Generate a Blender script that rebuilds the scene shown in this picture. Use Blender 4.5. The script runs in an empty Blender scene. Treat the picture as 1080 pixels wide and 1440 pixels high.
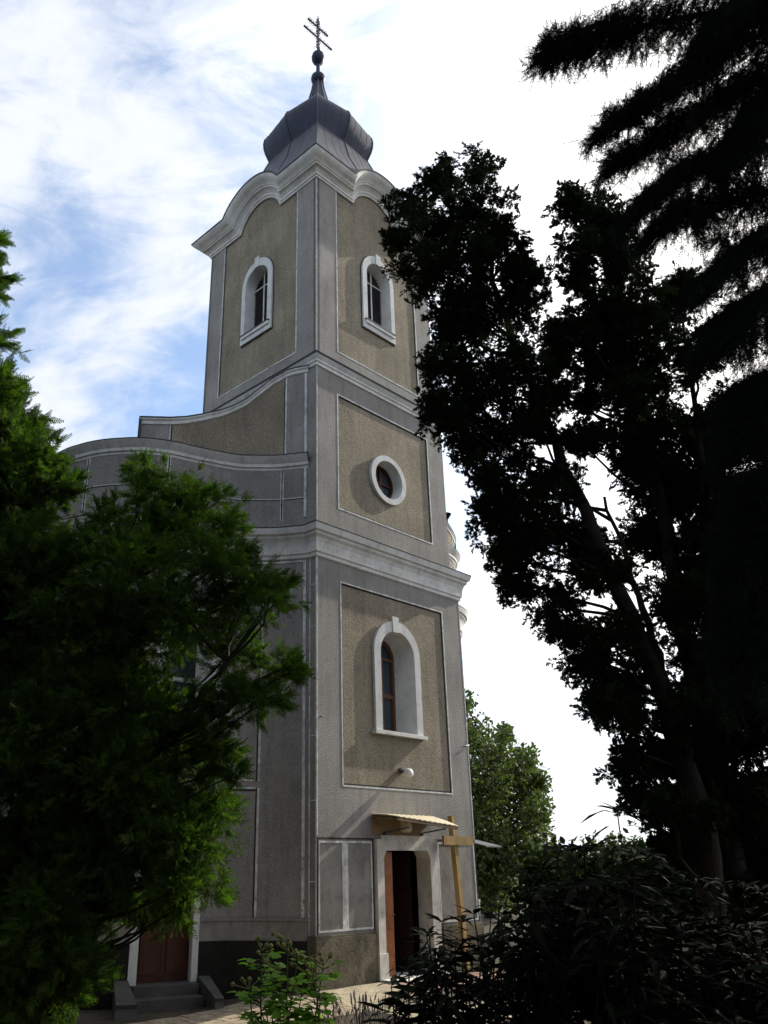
import bpy, bmesh, math, random
import numpy as np
from mathutils import Vector, Matrix

S = bpy.context.scene
random.seed(7); RNG = np.random.default_rng(11)

# ------------------------------------------------------------------ camera
F_PX = 1165.7; HC = 2.1; TH = math.atan(481.6 / F_PX)
cam_d = bpy.data.cameras.new('camera'); cam = bpy.data.objects.new('camera', cam_d)
S.collection.objects.link(cam); S.camera = cam
cam.location = (0, 0, HC); cam.rotation_euler = (math.pi / 2 + TH, 0, 0)
cam_d.sensor_fit = 'AUTO'; cam_d.sensor_width = 36; cam_d.lens = F_PX / 1440 * 36
cam_d.shift_x = 95 / 1440; cam_d.clip_start = .05; cam_d.clip_end = 3000

# ------------------------------------------------------------------ sun + sky
SUN_H = math.radians(52.2); SUN_E = math.radians(32.1)      # heading from +Y towards +X, elevation
sd = bpy.data.lights.new('sun', 'SUN'); sun = bpy.data.objects.new('sun', sd); S.collection.objects.link(sun)
sd.energy = 5.0; sd.angle = math.radians(.5); sd.color = (1, .93, .8)
to_sun = Vector((math.sin(SUN_H) * math.cos(SUN_E), math.cos(SUN_H) * math.cos(SUN_E), math.sin(SUN_E)))
sun.rotation_euler = to_sun.to_track_quat('Z', 'Y').to_euler()
W = bpy.data.worlds.new('World'); S.world = W; W.use_nodes = True
nt = W.node_tree; nt.nodes.clear()
def wn(t, **k):
    n = nt.nodes.new(t)
    for a, b in k.items(): setattr(n, a, b)
    return n
sky = wn('ShaderNodeTexSky', sky_type='NISHITA', sun_disc=False, sun_elevation=SUN_E, sun_rotation=SUN_H,
         air_density=1.0, dust_density=.6, ozone_density=1.6)
geo = wn('ShaderNodeTexCoord'); mp = wn('ShaderNodeMapping')
mp.inputs['Location'].default_value = (3.1, 2.2, .3)
mp.inputs['Rotation'].default_value = (math.radians(18), math.radians(-34), math.radians(20))
mp.inputs['Scale'].default_value = (1.2, 2.6, 2.2)
n1 = wn('ShaderNodeTexNoise'); n1.inputs['Scale'].default_value = 1.55; n1.inputs['Detail'].default_value = 9
n1.inputs['Roughness'].default_value = .56; n1.inputs['Distortion'].default_value = .55
r1 = wn('ShaderNodeValToRGB'); r1.color_ramp.elements[0].position = .36; r1.color_ramp.elements[1].position = .60; r1.color_ramp.elements[0].color = (.26, .26, .26, 1)
r1.color_ramp.interpolation = 'EASE'
# cloud veil thickens towards the sun
dot = wn('ShaderNodeVectorMath', operation='DOT_PRODUCT'); dot.inputs[1].default_value = to_sun
mr = wn('ShaderNodeMapRange'); mr.interpolation_type = 'SMOOTHSTEP'; mr.inputs[1].default_value = .58; mr.inputs[2].default_value = .96; mr.inputs[3].default_value = 0; mr.inputs[4].default_value = 1
mxm = wn('ShaderNodeMath', operation='MAXIMUM')
cl = wn('ShaderNodeMixRGB'); cl.inputs[1].default_value = (5.3, 5.55, 6.1, 1); cl.inputs[2].default_value = (11, 10.8, 10.5, 1)
mix = wn('ShaderNodeMixRGB'); bg = wn('ShaderNodeBackground'); bg.inputs[1].default_value = .15
out = wn('ShaderNodeOutputWorld'); L = nt.links.new
L(geo.outputs['Generated'], mp.inputs[0]); L(mp.outputs[0], n1.inputs['Vector']); n2 = wn('ShaderNodeTexNoise'); n2.inputs['Scale'].default_value = 5.2; n2.inputs['Detail'].default_value = 8; n2.inputs['Roughness'].default_value = .62; n2.inputs['Distortion'].default_value = .8
L(mp.outputs[0], n2.inputs['Vector']); nm = wn('ShaderNodeMath', operation='MULTIPLY_ADD'); nm.inputs[1].default_value = .42; nm.inputs[2].default_value = -.21; L(n2.outputs['Fac'], nm.inputs[0])
na = wn('ShaderNodeMath', operation='ADD'); L(n1.outputs['Fac'], na.inputs[0]); L(nm.outputs[0], na.inputs[1]); L(na.outputs[0], r1.inputs[0])
L(geo.outputs['Generated'], dot.inputs[0]); L(dot.outputs['Value'], mr.inputs[0])
L(r1.outputs[0], mxm.inputs[0]); L(mr.outputs[0], mxm.inputs[1]); L(mr.outputs[0], cl.inputs[0])
gain = wn('ShaderNodeVectorMath', operation='MULTIPLY'); gain.inputs[1].default_value = (.78, 1.12, 1.32); L(sky.outputs[0], gain.inputs[0])
sx = wn('ShaderNodeSeparateXYZ'); L(geo.outputs['Generated'], sx.inputs[0]); hv = wn('ShaderNodeMapRange'); hv.inputs[1].default_value = .62; hv.inputs[2].default_value = .15; hv.inputs[3].default_value = 0; hv.inputs[4].default_value = .92
L(sx.outputs['Z'], hv.inputs[0]); mx2 = wn('ShaderNodeMath', operation='MAXIMUM'); L(mxm.outputs[0], mx2.inputs[0])
sxm = wn('ShaderNodeMapRange'); sxm.inputs[1].default_value = -.15; sxm.inputs[2].default_value = .2; L(sx.outputs['X'], sxm.inputs[0]); hm = wn('ShaderNodeMath', operation='MULTIPLY'); L(hv.outputs[0], hm.inputs[0]); L(sxm.outputs[0], hm.inputs[1]); L(hm.outputs[0], mx2.inputs[1])
L(mx2.outputs[0], mix.inputs[0]); L(gain.outputs[0], mix.inputs[1]); L(cl.outputs[0], mix.inputs[2])
L(mix.outputs[0], bg.inputs[0]); L(bg.outputs[0], out.inputs[0])
S.view_settings.view_transform = 'Standard'; S.view_settings.look = 'None'
S.view_settings.exposure = .25; S.view_settings.gamma = 1
S.cycles.max_bounces = 5; S.cycles.diffuse_bounces = 3; S.cycles.transmission_bounces = 3; S.cycles.transparent_max_bounces = 4

# ------------------------------------------------------------------ materials
def mat(name, col, rough=.85, metal=0, var=.0, vscale=3.0, bump=0, bscale=30., grain=0, gscale=60., stain=0, spec=.3, streak=0, chip=0, patch=0):
    m = bpy.data.materials.new(name); m.use_nodes = True; t = m.node_tree; N = t.nodes; lk = t.links.new
    p = N['Principled BSDF']; p.inputs['Roughness'].default_value = rough; p.inputs['Metallic'].default_value = metal
    p.inputs['Specular IOR Level'].default_value = spec
    tc = N.new('ShaderNodeTexCoord'); c = None
    rgb = N.new('ShaderNodeRGB'); rgb.outputs[0].default_value = (*col, 1); c = rgb.outputs[0]
    def mul(c, fac_out, lo, hi, f0=.35, f1=.65):
        r = N.new('ShaderNodeMapRange'); r.inputs[1].default_value = f0; r.inputs[2].default_value = f1
        r.inputs[3].default_value = lo; r.inputs[4].default_value = hi; lk(fac_out, r.inputs[0])
        x = N.new('ShaderNodeVectorMath'); x.operation = 'SCALE'; lk(c, x.inputs[0]); lk(r.outputs[0], x.inputs['Scale']); return x.outputs[0]
    def noise(sc, det=4, rgh=.55, vec=None):
        n = N.new('ShaderNodeTexNoise'); n.inputs['Scale'].default_value = sc; n.inputs['Detail'].default_value = det
        n.inputs['Roughness'].default_value = rgh; lk(vec or tc.outputs['Object'], n.inputs['Vector']); return n.outputs['Fac']
    if var: c = mul(c, noise(vscale), 1 - var, 1 + var)
    if grain: c = mul(c, noise(gscale, 2, .6), 1 - grain, 1 + grain * .8, .38, .62)
    if streak or stain:
        mpn = N.new('ShaderNodeMapping'); mpn.inputs['Scale'].default_value = (1, 1, .12 if streak else .6); lk(tc.outputs['Object'], mpn.inputs[0])
        c = mul(c, noise(5.5, 5, .6, mpn.outputs[0]), 1 - (streak or stain), 1.04, .33, .52)
    if patch: c = mul(mul(c, noise(.55, 6, .62), 1 - patch, 1 + patch * .6, .40, .60), noise(2.6, 6, .7), 1 - patch * .8, 1.03, .34, .46)
    if chip:
        r = N.new('ShaderNodeMapRange'); r.inputs[1].default_value = .60; r.inputs[2].default_value = .66; lk(noise(9, 6, .65), r.inputs[0]); r.inputs[4].default_value = chip
        mxc = N.new('ShaderNodeMixRGB'); lk(r.outputs[0], mxc.inputs[0]); lk(c, mxc.inputs[1]); mxc.inputs[2].default_value = (.22, .205, .18, 1); c = mxc.outputs[0]
    lk(c, p.inputs['Base Color'])
    if bump:
        b = N.new('ShaderNodeBump'); b.inputs['Strength'].default_value = bump; b.inputs['Distance'].default_value = .02
        lk(noise(bscale, 3, .6), b.inputs['Height']); lk(b.outputs[0], p.inputs['Normal'])
    return m
M = {}
M['grey'] = mat('grey_roughcast', (.278, .262, .240), .95, var=.12, vscale=.8, bump=.7, bscale=38, grain=.19, gscale=38, streak=.15, patch=.12)
M['beige'] = mat('beige_roughcast', (.250, .215, .158), .95, var=.12, vscale=.9, bump=.8, bscale=32, grain=.24, gscale=34, streak=.15, patch=.13)
M['smooth'] = mat('grey_smooth_plaster', (.25, .235, .215), .92, var=.15, vscale=1.6, bump=.35, bscale=40, grain=.12, gscale=50, stain=.25)
M['white'] = mat('white_painted_plaster', (.60, .60, .58), .85, var=.06, vscale=2, bump=.15, bscale=30, grain=.05, stain=.14, chip=.25)
M['offwhite'] = mat('weathered_white_plaster', (.66, .65, .62), .85, var=.1, vscale=2, bump=.2, bscale=30, grain=.06, stain=.16, chip=.3, )
M['line'] = mat('white_line_paint', (.60, .60, .58), .85, var=.2, vscale=7, stain=.35, chip=.9)
M['groove_shade'] = mat('groove_shade_paint', (.03, .028, .025), .95)  # near-black strips that paint in the shade of gaps and edges
M['plinth'] = mat('dark_stone_plinth', (.125, .108, .075), .9, var=.25, vscale=1.5, bump=.4, bscale=20, grain=.2, gscale=30, stain=.35, patch=.25)
M['plinth_shaded'] = mat('shade_darkened_plinth', (.016, .015, .012), .95, var=.25, vscale=1.5, bump=.4, bscale=20, grain=.2, stain=.3)  # plinth colour blackened to paint in the deep shade along the facade
M['slate'] = mat('grey_slate_skirt', (.050, .052, .068), .5, 0, var=.3, vscale=2.2, bump=.3, bscale=6, streak=.35, spec=.35)
M['darkwood'] = mat('dark_brown_leaf', (.035, .014, .008), .6, var=.2, vscale=5)
M['stone'] = mat('pale_stone_surround', (.60, .57, .51), .85, var=.12, vscale=3, bump=.2, bscale=25, grain=.1, stain=.22)
M['metal'] = mat('dark_lead_roofing', (.030, .036, .066), .5, 0, var=.25, vscale=1.3, bump=.12, bscale=3, streak=.3, spec=.22)
M['ridge'] = mat('ridge_metal', (.06, .06, .07), .5, .5)
M['cap'] = mat('dark_sheet_flashing', (.05, .05, .055), .6, .4, var=.2)
M['iron'] = mat('wrought_iron', (.10, .10, .12), .5, .6)
M['wood'] = mat('varnished_brown_wood', (.30, .10, .028), .5, var=.2, vscale=6, streak=.25, spec=.4)
M['redwood'] = mat('dark_red_door_paint', (.055, .015, .008), .6, var=.2, vscale=4, streak=.2)
M['glass'] = mat('dark_window_glass', (.035, .045, .06), .08, spec=.6)
M['louvre'] = mat('dark_louvre_slats', (.10, .09, .09), .7, var=.2)
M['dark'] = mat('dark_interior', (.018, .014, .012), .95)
M['sheet'] = mat('cream_corrugated_sheet', (.60, .52, .36), .6, var=.1, vscale=3, stain=.15)
M['beam'] = mat('weathered_beam', (.16, .11, .06), .8, var=.2, vscale=6, streak=.25)
M['crosswood'] = mat('pale_yellow_timber', (.36, .235, .085), .7, var=.18, vscale=5, streak=.3, bump=.2, bscale=12)
M['lamp'] = mat('white_lamp_plastic', (.75, .73, .68), .35, spec=.5)
M['roof'] = mat('brown_roof_tiles', (.13, .085, .06), .85, var=.25, vscale=3, bump=.5, bscale=12)
M['concrete'] = mat('dark_concrete', (.075, .072, .065), .9, var=.2, vscale=3, bump=.3, bscale=20, grain=.15)
M['pave'] = mat('tan_paving_setts', (.33, .27, .19), .9, var=.22, vscale=5, bump=.3, bscale=18, grain=.15, stain=.15)
M['pinkpave'] = mat('pink_paving', (.30, .19, .15), .9, var=.2, vscale=5, grain=.15)
M['gravel'] = mat('pale_gravel', (.40, .34, .24), .95, var=.2, vscale=4, bump=1.0, bscale=40, grain=.45, gscale=45)
M['soil'] = mat('dark_soil', (.055, .045, .03), 1, var=.35, vscale=1.2, bump=.8, bscale=9, grain=.3, gscale=18)
M['bark'] = mat('dark_bark', (.022, .017, .013), .95, var=.3, vscale=4, bump=1., bscale=10, streak=.4)
M['stem'] = mat('green_brown_stem', (.06, .055, .025), .8, var=.3, vscale=8)
M['farwall'] = mat('far_white_wall', (.5, .49, .47), .8, var=.1)
M['brick'] = mat('orange_brick', (.26, .10, .05), .9, var=.25, vscale=9)

def leafmat(name, col, col2, trans=.3, rough=.6, spec=.2):
    m = bpy.data.materials.new(name); m.use_nodes = True; t = m.node_tree; N = t.nodes; lk = t.links.new
    p = N['Principled BSDF']; p.inputs['Roughness'].default_value = rough; p.inputs['Specular IOR Level'].default_value = spec
    g = N.new('ShaderNodeNewGeometry'); tc = N.new('ShaderNodeTexCoord')
    n = N.new('ShaderNodeTexNoise'); n.inputs['Scale'].default_value = 1.4; n.inputs['Detail'].default_value = 3; lk(tc.outputs['Object'], n.inputs['Vector'])
    ad = N.new('ShaderNodeMath'); ad.operation = 'MULTIPLY_ADD'; lk(g.outputs['Random Per Island'], ad.inputs[0]); ad.inputs[1].default_value = .5; lk(n.outputs['Fac'], ad.inputs[2])
    r = N.new('ShaderNodeMapRange'); r.inputs[1].default_value = .45; r.inputs[2].default_value = 1.05; lk(ad.outputs[0], r.inputs[0])
    mx = N.new('ShaderNodeMixRGB'); mx.inputs[1].default_value = (*col, 1); mx.inputs[2].default_value = (*col2, 1); lk(r.outputs[0], mx.inputs[0])
    lk(mx.outputs[0], p.inputs['Base Color'])
    tr = N.new('ShaderNodeBsdfTranslucent'); h = N.new('ShaderNodeVectorMath'); h.operation = 'MULTIPLY'
    h.inputs[1].default_value = (1.5, 1.9, .7); lk(mx.outputs[0], h.inputs[0]); lk(h.outputs[0], tr.inputs['Color'])
    ms = N.new('ShaderNodeMixShader'); ms.inputs[0].default_value = trans
    lk(p.outputs[0], ms.inputs[1]); lk(tr.outputs[0], ms.inputs[2]); lk(ms.outputs[0], N['Material Output'].inputs['Surface'])
    return m
M['thuja'] = leafmat('thuja_fronds', (.015, .029, .008), (.066, .110, .019), .48, .7, .1)
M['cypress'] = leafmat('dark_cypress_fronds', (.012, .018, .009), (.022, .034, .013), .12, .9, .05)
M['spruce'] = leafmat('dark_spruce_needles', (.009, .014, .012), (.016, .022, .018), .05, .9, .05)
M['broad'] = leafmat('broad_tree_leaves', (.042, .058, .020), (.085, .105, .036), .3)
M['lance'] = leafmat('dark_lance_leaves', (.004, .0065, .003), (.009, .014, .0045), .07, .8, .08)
M['rose'] = leafmat('light_green_leaves', (.11, .21, .03), (.19, .32, .05), .5)
M['hip'] = leafmat('dry_flower_heads', (.15, .16, .05), (.24, .22, .09), .35)
M['lav'] = leafmat('lavender_spikes', (.10, .08, .12), (.16, .13, .17), .2)

# ------------------------------------------------------------------ mesh helpers
class MB:
    def __init__(s): s.v = []; s.f = []; s.m = []
    def add(s, pts, faces, mi=0):
        b = len(s.v); s.v += [tuple(p) for p in pts]
        for f in faces: s.f.append([i + b for i in f]); s.m.append(mi)
    def poly(s, pts, mi=0): s.add(pts, [list(range(len(pts)))], mi)
    def hexa(s, p, mi=0):      # p: 4 bottom, 4 top
        s.add(p, [(3, 2, 1, 0), (4, 5, 6, 7), (0, 1, 5, 4), (1, 2, 6, 5), (2, 3, 7, 6), (3, 0, 4, 7)], mi)
    def box(s, x0, x1, y0, y1, z0, z1, mi=0):
        s.hexa([(x0, y0, z0), (x1, y0, z0), (x1, y1, z0), (x0, y1, z0), (x0, y0, z1), (x1, y0, z1), (x1, y1, z1), (x0, y1, z1)], mi)
    def slab(s, P, h0, h1, z0, z1, o0, o1, n=1, mi=0):   # slab on a mapped wall, z0/z1 may be functions of h
        fz0 = z0 if callable(z0) else (lambda h: z0); fz1 = z1 if callable(z1) else (lambda h: z1)
        rows = []
        for i in range(n + 1):
            h = h0 + (h1 - h0) * i / n
            rows.append([P(h, fz0(h), o0), P(h, fz0(h), o1), P(h, fz1(h), o1), P(h, fz1(h), o0)])
        s.loft(rows, True, True, mi)
    def loft(s, rows, closed=True, caps=True, mi=0, ring=False):
        b = len(s.v); k = len(rows[0])
        for r in rows: s.v += [tuple(p) for p in r]
        R = len(rows)
        for i in range(R if ring else R - 1):
            i2 = (i + 1) % R
            for j in range(k if closed else k - 1):
                j2 = (j + 1) % k
                s.f.append([b + i * k + j, b + i * k + j2, b + i2 * k + j2, b + i2 * k + j]); s.m.append(mi)
        if caps and closed and not ring:
            s.f.append([b + j for j in range(k)][::-1]); s.m.append(mi)
            s.f.append([b + (R - 1) * k + j for j in range(k)]); s.m.append(mi)
    def tube(s, pts, rad, n=6, mi=0):
        pts = [Vector(p) for p in pts]; rows = []
        if not hasattr(rad, '__len__'): rad = [rad] * len(pts)
        for i, p in enumerate(pts):
            d = (pts[min(i + 1, len(pts) - 1)] - pts[max(i - 1, 0)]).normalized()
            a = Vector((0, 0, 1)) if abs(d.z) < .9 else Vector((1, 0, 0))
            x = d.cross(a).normalized(); y = d.cross(x)
            rows.append([p + (x * math.cos(t) + y * math.sin(t)) * rad[i] for t in [2 * math.pi * k / n for k in range(n)]])
        s.loft(rows, True, True, mi)
    def lathe(s, c, prof, n=16, mi=0):
        rows = [[(c[0] + r * math.cos(2 * math.pi * k / n), c[1] + r * math.sin(2 * math.pi * k / n), c[2] + z) for k in range(n)] for r, z in prof]
        s.loft(rows, True, True, mi)
    def plate(s, P, outer, inners, o=0, mi=0):       # planar plate with holes, mapped
        bm = bmesh.new(); es = []
        for lp in [outer] + inners:
            vs = [bm.verts.new((h, z, 0)) for h, z in lp]
            es += [bm.edges.new((vs[i], vs[(i + 1) % len(vs)])) for i in range(len(vs))]
        bmesh.ops.triangle_fill(bm, use_beauty=True, use_dissolve=False, edges=es, normal=(0, 0, 1))
        bm.verts.index_update()
        s.add([P(v.co.x, v.co.y, o) for v in bm.verts], [[v.index for v in f.verts] for f in bm.faces], mi); bm.free()
    def ringslab(s, P, outer, inner, o0, o1, mi=0):  # frame between two loops of equal count, o0 back o1 front
        n = len(outer); rows = []
        for i in range(n):
            rows.append([P(*outer[i], o0), P(*outer[i], o1), P(*inner[i], o1), P(*inner[i], o0)])
        s.loft(rows, True, False, mi, ring=True)
    def build(s, name, mats, parent=None, smooth=None, link=True):
        me = bpy.data.meshes.new(name); me.from_pydata(s.v, [], s.f)
        mats = mats if isinstance(mats, (list, tuple)) else [mats]
        for m in mats: me.materials.append(m)
        if len(mats) > 1: me.polygons.foreach_set('material_index', s.m)
        bm = bmesh.new(); bm.from_mesh(me); bmesh.ops.recalc_face_normals(bm, faces=bm.faces); bm.to_mesh(me); bm.free()
        if smooth:
            me.polygons.foreach_set('use_smooth', [True] * len(me.polygons)); me.set_sharp_from_angle(angle=math.radians(smooth))
        o = bpy.data.objects.new(name, me); S.collection.objects.link(o)
        if parent: o.parent = parent
        return o
def empty(name, loc, rz=0):
    o = bpy.data.objects.new(name, None); S.collection.objects.link(o); o.location = loc; o.rotation_euler = (0, 0, rz); o.empty_display_size = .2
    return o
def tag(o, label=None, cat=None, group=None, kind=None):
    if label: o['label'] = label
    if cat: o['category'] = cat
    if group: o['group'] = group
    if kind: o['kind'] = kind
    return o
def arch(h0, h1, z0, zs, zt, n=20):
    c = (h0 + h1) / 2; r = (h1 - h0) / 2
    return [(h0, z0), (h1, z0)] + [(c + r * math.cos(math.pi * i / n), zs + (zt - zs) * math.sin(math.pi * i / n)) for i in range(n + 1)]
def oval(h, z, rx, rz, n=32): return [(h + rx * math.cos(2 * math.pi * i / n), z + rz * math.sin(2 * math.pi * i / n)) for i in range(n)]
def rect(h0, h1, z0, z1): return [(h0, z0), (h1, z0), (h1, z1), (h0, z1)]

# ------------------------------------------------------------------ ground
def sstep(a, b, x):
    t = min(1, max(0, (x - a) / (b - a))); return t * t * (3 - 2 * t)
def gz(x, y): return -.2 * sstep(.3, -2.2, x) * sstep(8, 11, y) * (1 - sstep(24, 30, y)) + .42 * (1 - sstep(4.5, 8.5, y)) * (1 if y > -30 else sstep(-60, -30, y))
mb = MB(); xs = [-400, -150, -60, -30, -15] + [-10 + .5 * i for i in range(41)] + [15, 30, 60, 150, 400]
ys = [-400, -100, -40, -15, -5] + [.5 * i for i in range(61)] + [40, 60, 100, 200, 400, 900]
mb.add([(x, y, gz(x, y)) for y in ys for x in xs], [[j * len(xs) + i, j * len(xs) + i + 1, (j + 1) * len(xs) + i + 1, (j + 1) * len(xs) + i] for j in range(len(ys) - 1) for i in range(len(xs) - 1)])
tag(mb.build('ground', M['soil'], smooth=60), kind='structure')

# ------------------------------------------------------------------ church
AZ = math.radians(44.03); D0 = 15.85
church = empty('church', (0, D0, 0), AZ)
tag(church, 'tall grey and beige plastered church with square tower, curved facade and dark onion-shaped roof', 'church')
def LW(a, b, z):  # church frame -> world
    return Vector((a * math.cos(AZ) - b * math.sin(AZ), D0 + a * math.sin(AZ) + b * math.cos(AZ), z))
W1, W2, W3 = 4.72, 4.46, 4.25
PF = lambda h, z, o: (h, -o, z)             # tower front (o = outwards)
PL = lambda h, z, o: (-o, h, z)             # tower left side
def PRx(w): return lambda h, z, o: (w + o, h, z)
def PBx(w): return lambda h, z, o: (h, w + o, z)

def frame_panel(mw, mp_, mt, P, w, z0, z1, p, hole=None):
    """grey raised frame with recessed beige panel (p = h0,h1,z0,z1), painted line and painted dark groove"""
    h0, h1, q0, q1 = p; R = .022
    for a in ((0, h0, z0, z1), (h1, w, z0, z1), (h0, h1, z0, q0), (h0, h1, q1, z1)):
        mw.slab(P, a[0], a[1], a[2], a[3], -.10, 0)
    mp_.plate(P, rect(h0 - .01, h1 + .01, q0 - .01, q1 + .01), [hole] if hole else [], -R)
    lw = .032
    for a in ((h0 - lw, h0, q0 - lw, q1 + lw), (h1, h1 + lw, q0 - lw, q1 + lw), (h0, h1, q0 - lw, q0), (h0, h1, q1, q1 + lw)):
        mt.slab(P, *a, -.002, .007, 1, 0)
    g = .03
    for a in ((h0, h0 + g, q0, q1), (h1 - g, h1, q0, q1), (h0 + g, h1 - g, q1 - g, q1), (h0 + g, h1 - g, q0, q0 + g)):
        mt.slab(P, *a, -R - .003, -R + .003, 1, 1)

def window_reveal(mb, P, loop, back, o0, o1): # splayed inner faces of an opening
    mb.loft([[P(*p, o0) for p in loop], [P(*p, o1) for p in back]], True, False)

# ---- stage walls
def stage(w, z0, z1, name, panels):
    t = None
    mw, mp_, mt = MB(), MB(), MB()
    for P, p, hole in panels: frame_panel(mw, mp_, mt, P, w, z0, z1, p, hole)
    return mw, mp_, mt
win1 = arch(1.83, 2.92, 4.42, 6.02, 6.53); win1o = arch(1.63, 3.11, 4.40, 6.02, 6.75)
win3 = arch(1.73, 2.61, 14.22, 15.70, 16.13); win3o = arch(1.57, 2.75, 13.99, 15.70, 16.36)
ovi = oval(2.29, 10.09, .465, .47); ovo = oval(2.29, 10.09, .605, .60)

# lower stage: front panel; left face is only a narrow strip beside the facade
mw, mp_, mt = MB(), MB(), MB()
frame_panel(mw, mp_, mt, PF, W1, 2.385, 7.72, (.705, 4.02, 3.31, 7.27), win1)
mw.slab(PL, .1, W1, -.3, 7.72, -.10, 0); mw.slab(PRx(W1), .1, W1 - .1, -.3, 7.72, -.10, 0); mw.slab(PBx(W1), 0, W1, -.3, 7.72, -.1, 0)
lower = mw.build('tower_wall', M['grey'], church)
mp_.build('wall_panel', M['beige'], lower)
for P, h in ((PF, 0), (PF, W1 - .03)): mt.slab(P, h + .001, h + .028, 2.42, 7.69, -.002, .006, 1, 0)
mt.slab(PL, .001, .022, .80, 7.69, -.002, .006, 1, 0)
mt.slab(PL, .17, .20, .80, 7.69, -.002, .006, 1, 0)
for z in (1.65, 3.0, 4.15, 5.25, 6.25, 7.1): mt.slab(PL, .022, .17, z, z + .018, -.002, .005, 1, 0)
mt.build('panel_line', [M['line'], M['groove_shade']], lower)

# door level: smooth panels left and right of the door
mb = MB(); mg = MB()
for (a0, a1) in ((0, 1.50), (3.38, W1)):
    mb.slab(PF, a0, a1, .80, 2.385, -.10, -.004)
    for q in ((a0 + .05, a1 - .05),):
        for r in ((q[0], q[0] + .035, .85, 2.33), (q[1] - .035, q[1], .85, 2.33), (q[0] + .035, q[1] - .035, 2.295, 2.33), (q[0] + .035, q[1] - .035, .85, .885)): mg.slab(PF, *r, -.006, .006, 1, 0)
    mg.slab(PF, a0, a1, 2.36, 2.384, -.006, .004, 1, 1); mg.slab(PF, a0 + .012, a0 + .032, .82, 2.36, -.006, .003, 1, 1); mg.slab(PF, a1 - .035, a1 - .01, .82, 2.36, -.006, .003, 1, 1)
mg.slab(PF, .645, .80, .885, 2.295, -.006, .004, 1, 0)
mb.slab(PF, 1.50, 3.38, 2.17, 2.385, -.10, -.006)
dl = mb.build('door_level_wall', M['smooth'], church); mg.build('panel_line', [M['line'], M['groove_shade']], dl)
mb = MB()
for (a0, a1) in ((3.38, W1 + .05), (-.05, 1.50)):
    mb.slab(PF, a0, a1, -.3, .765, -.05, .05); mb.slab(PF, a0, a1, .765, .80, -.05, .035)
    if a0 > 0: mb.slab(PRx(W1), -.049, W1, -.3, .78, -.05, .049); mb.build('tower_plinth', M['plinth'], church); mb = MB()
mb.slab(PL, -.049, .2, -.3, .765, -.05, .049); mb.slab(PL, -.034, .2, .765, .80, -.05, .034)
mb.build('tower_plinth', M['plinth'], church)

# middle stage
mw, mp_, mt = MB(), MB(), MB()
frame_panel(mw, mp_, mt, PF, W2, 8.45, 12.22, (.675, 3.825, 8.94, 11.70), ovi)
mw.slab(PL, .1, W2, 8.45, 12.22, -.10, 0); mw.slab(PRx(W2), .1, W2 - .1, 8.45, 12.22, -.10, 0); mw.slab(PBx(W2), 0, W2, 8.45, 12.22, -.1, 0)
mid = mw.build('tower_wall', M['grey'], church); mp_.build('wall_panel', M['beige'], mid)
mt.slab(PF, .001, .022, 8.5, 12.2, -.002, .006, 1, 0)
mt.build('panel_line', [M['line'], M['groove_shade']], mid)

# belfry stage (front and left with windows)
mw, mp_, mt = MB(), MB(), MB()
ZA = 17.70; AC, AR = 2.11, .826; ACZ = 17.44
for P in (PF, PL):
    pz = (.70, 3.61, 12.88, 17.66); h0, h1, q0, q1 = pz
    for a in ((0, h0, 12.48, ZA), (h1, W3, 12.48, ZA), (h0, h1, 12.48, q0)):
        mw.slab(P, a[0], a[1] , a[2], a[3], -.10, 0)
    top = [(h1 + .01, 17.70)] + [(AC + 1.0 * math.cos(math.pi * i / 16), 17.70 + .75 * math.sin(math.pi * i / 16)) for i in range(17)] + [(h0 - .01, 17.70)]
    mp_.plate(P, [(h0 - .01, q0 - .01), (h1 + .01, q0 - .01)] + top, [win3], -.022)
    for a in ((h0 - .032, h0, q0 - .032, q1), (h1, h1 + .032, q0 - .032, q1), (h0, h1, q0 - .032, q0)): mt.slab(P, *a, -.002, .007, 1, 0)
    for a in ((h0, h0 + .024, q0, q1), (h1 - .024, h1, q0, q1), (h0 + .024, h1 - .024, q0, q0 + .024)): mt.slab(P, *a, -.025, -.019, 1, 1)
    mt.slab(P, .003, .02, 12.6, 17.64, -.002, .006, 1, 0)
for P in (PRx(W3), PBx(W3)):
    mw.slab(P, .1 if P(0, 0, 0)[1] == 0 else 0, W3 - (.1 if P(0, 0, 0)[1] == 0 else 0), 12.48, ZA, -.10, 0)
    mw.poly([P(AC + 1.0 * math.cos(math.pi * i / 16), 17.70 + .75 * math.sin(math.pi * i / 16), -.01) for i in range(17)])
bel = mw.build('tower_wall', M['grey'], church); mp_.build('wall_panel', M['beige'], bel); mt.build('panel_line', [M['line'], M['groove_shade']], bel)

# ---- cornices of stage 1 and 2 (swept round the tower)
def ring_cornice(w0, w1, prof, name, mats, nm):
    mb = MB(); rows = []
    for o, z in prof: rows.append([(w0 - o, w0 - o, z), (w1 + o, w0 - o, z), (w1 + o, w1 + o, z), (w0 - o, w1 + o, z)])
    mb.loft(rows, True, False); k = len(prof)
    for i in range(len(mb.f)): mb.m[i] = nm[i // 4] if nm else 0
    return mb.build(name, mats, church)
PROF1 = [(0, 7.68), (.035, 7.70), (.04, 7.77), (.065, 7.785), (.07, 7.86), (.085, 7.98), (.12, 8.07), (.165, 8.12), (.17, 8.17), (.215, 8.19), (.235, 8.26), (.25, 8.31), (.255, 8.335), (-.28, 8.52)]
NM1 = [0] * 11 + [1, 2]
ring_cornice(0, W1, PROF1, 'tower_cornice', [M['offwhite'], M['cap'], M['plinth']], NM1)
PROF2 = [(0, 12.19), (.03, 12.20), (.035, 12.27), (.06, 12.29), (.065, 12.33), (.10, 12.38), (.125, 12.42), (.13, 12.46), (.14, 12.475), (-.22, 12.56)]
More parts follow.
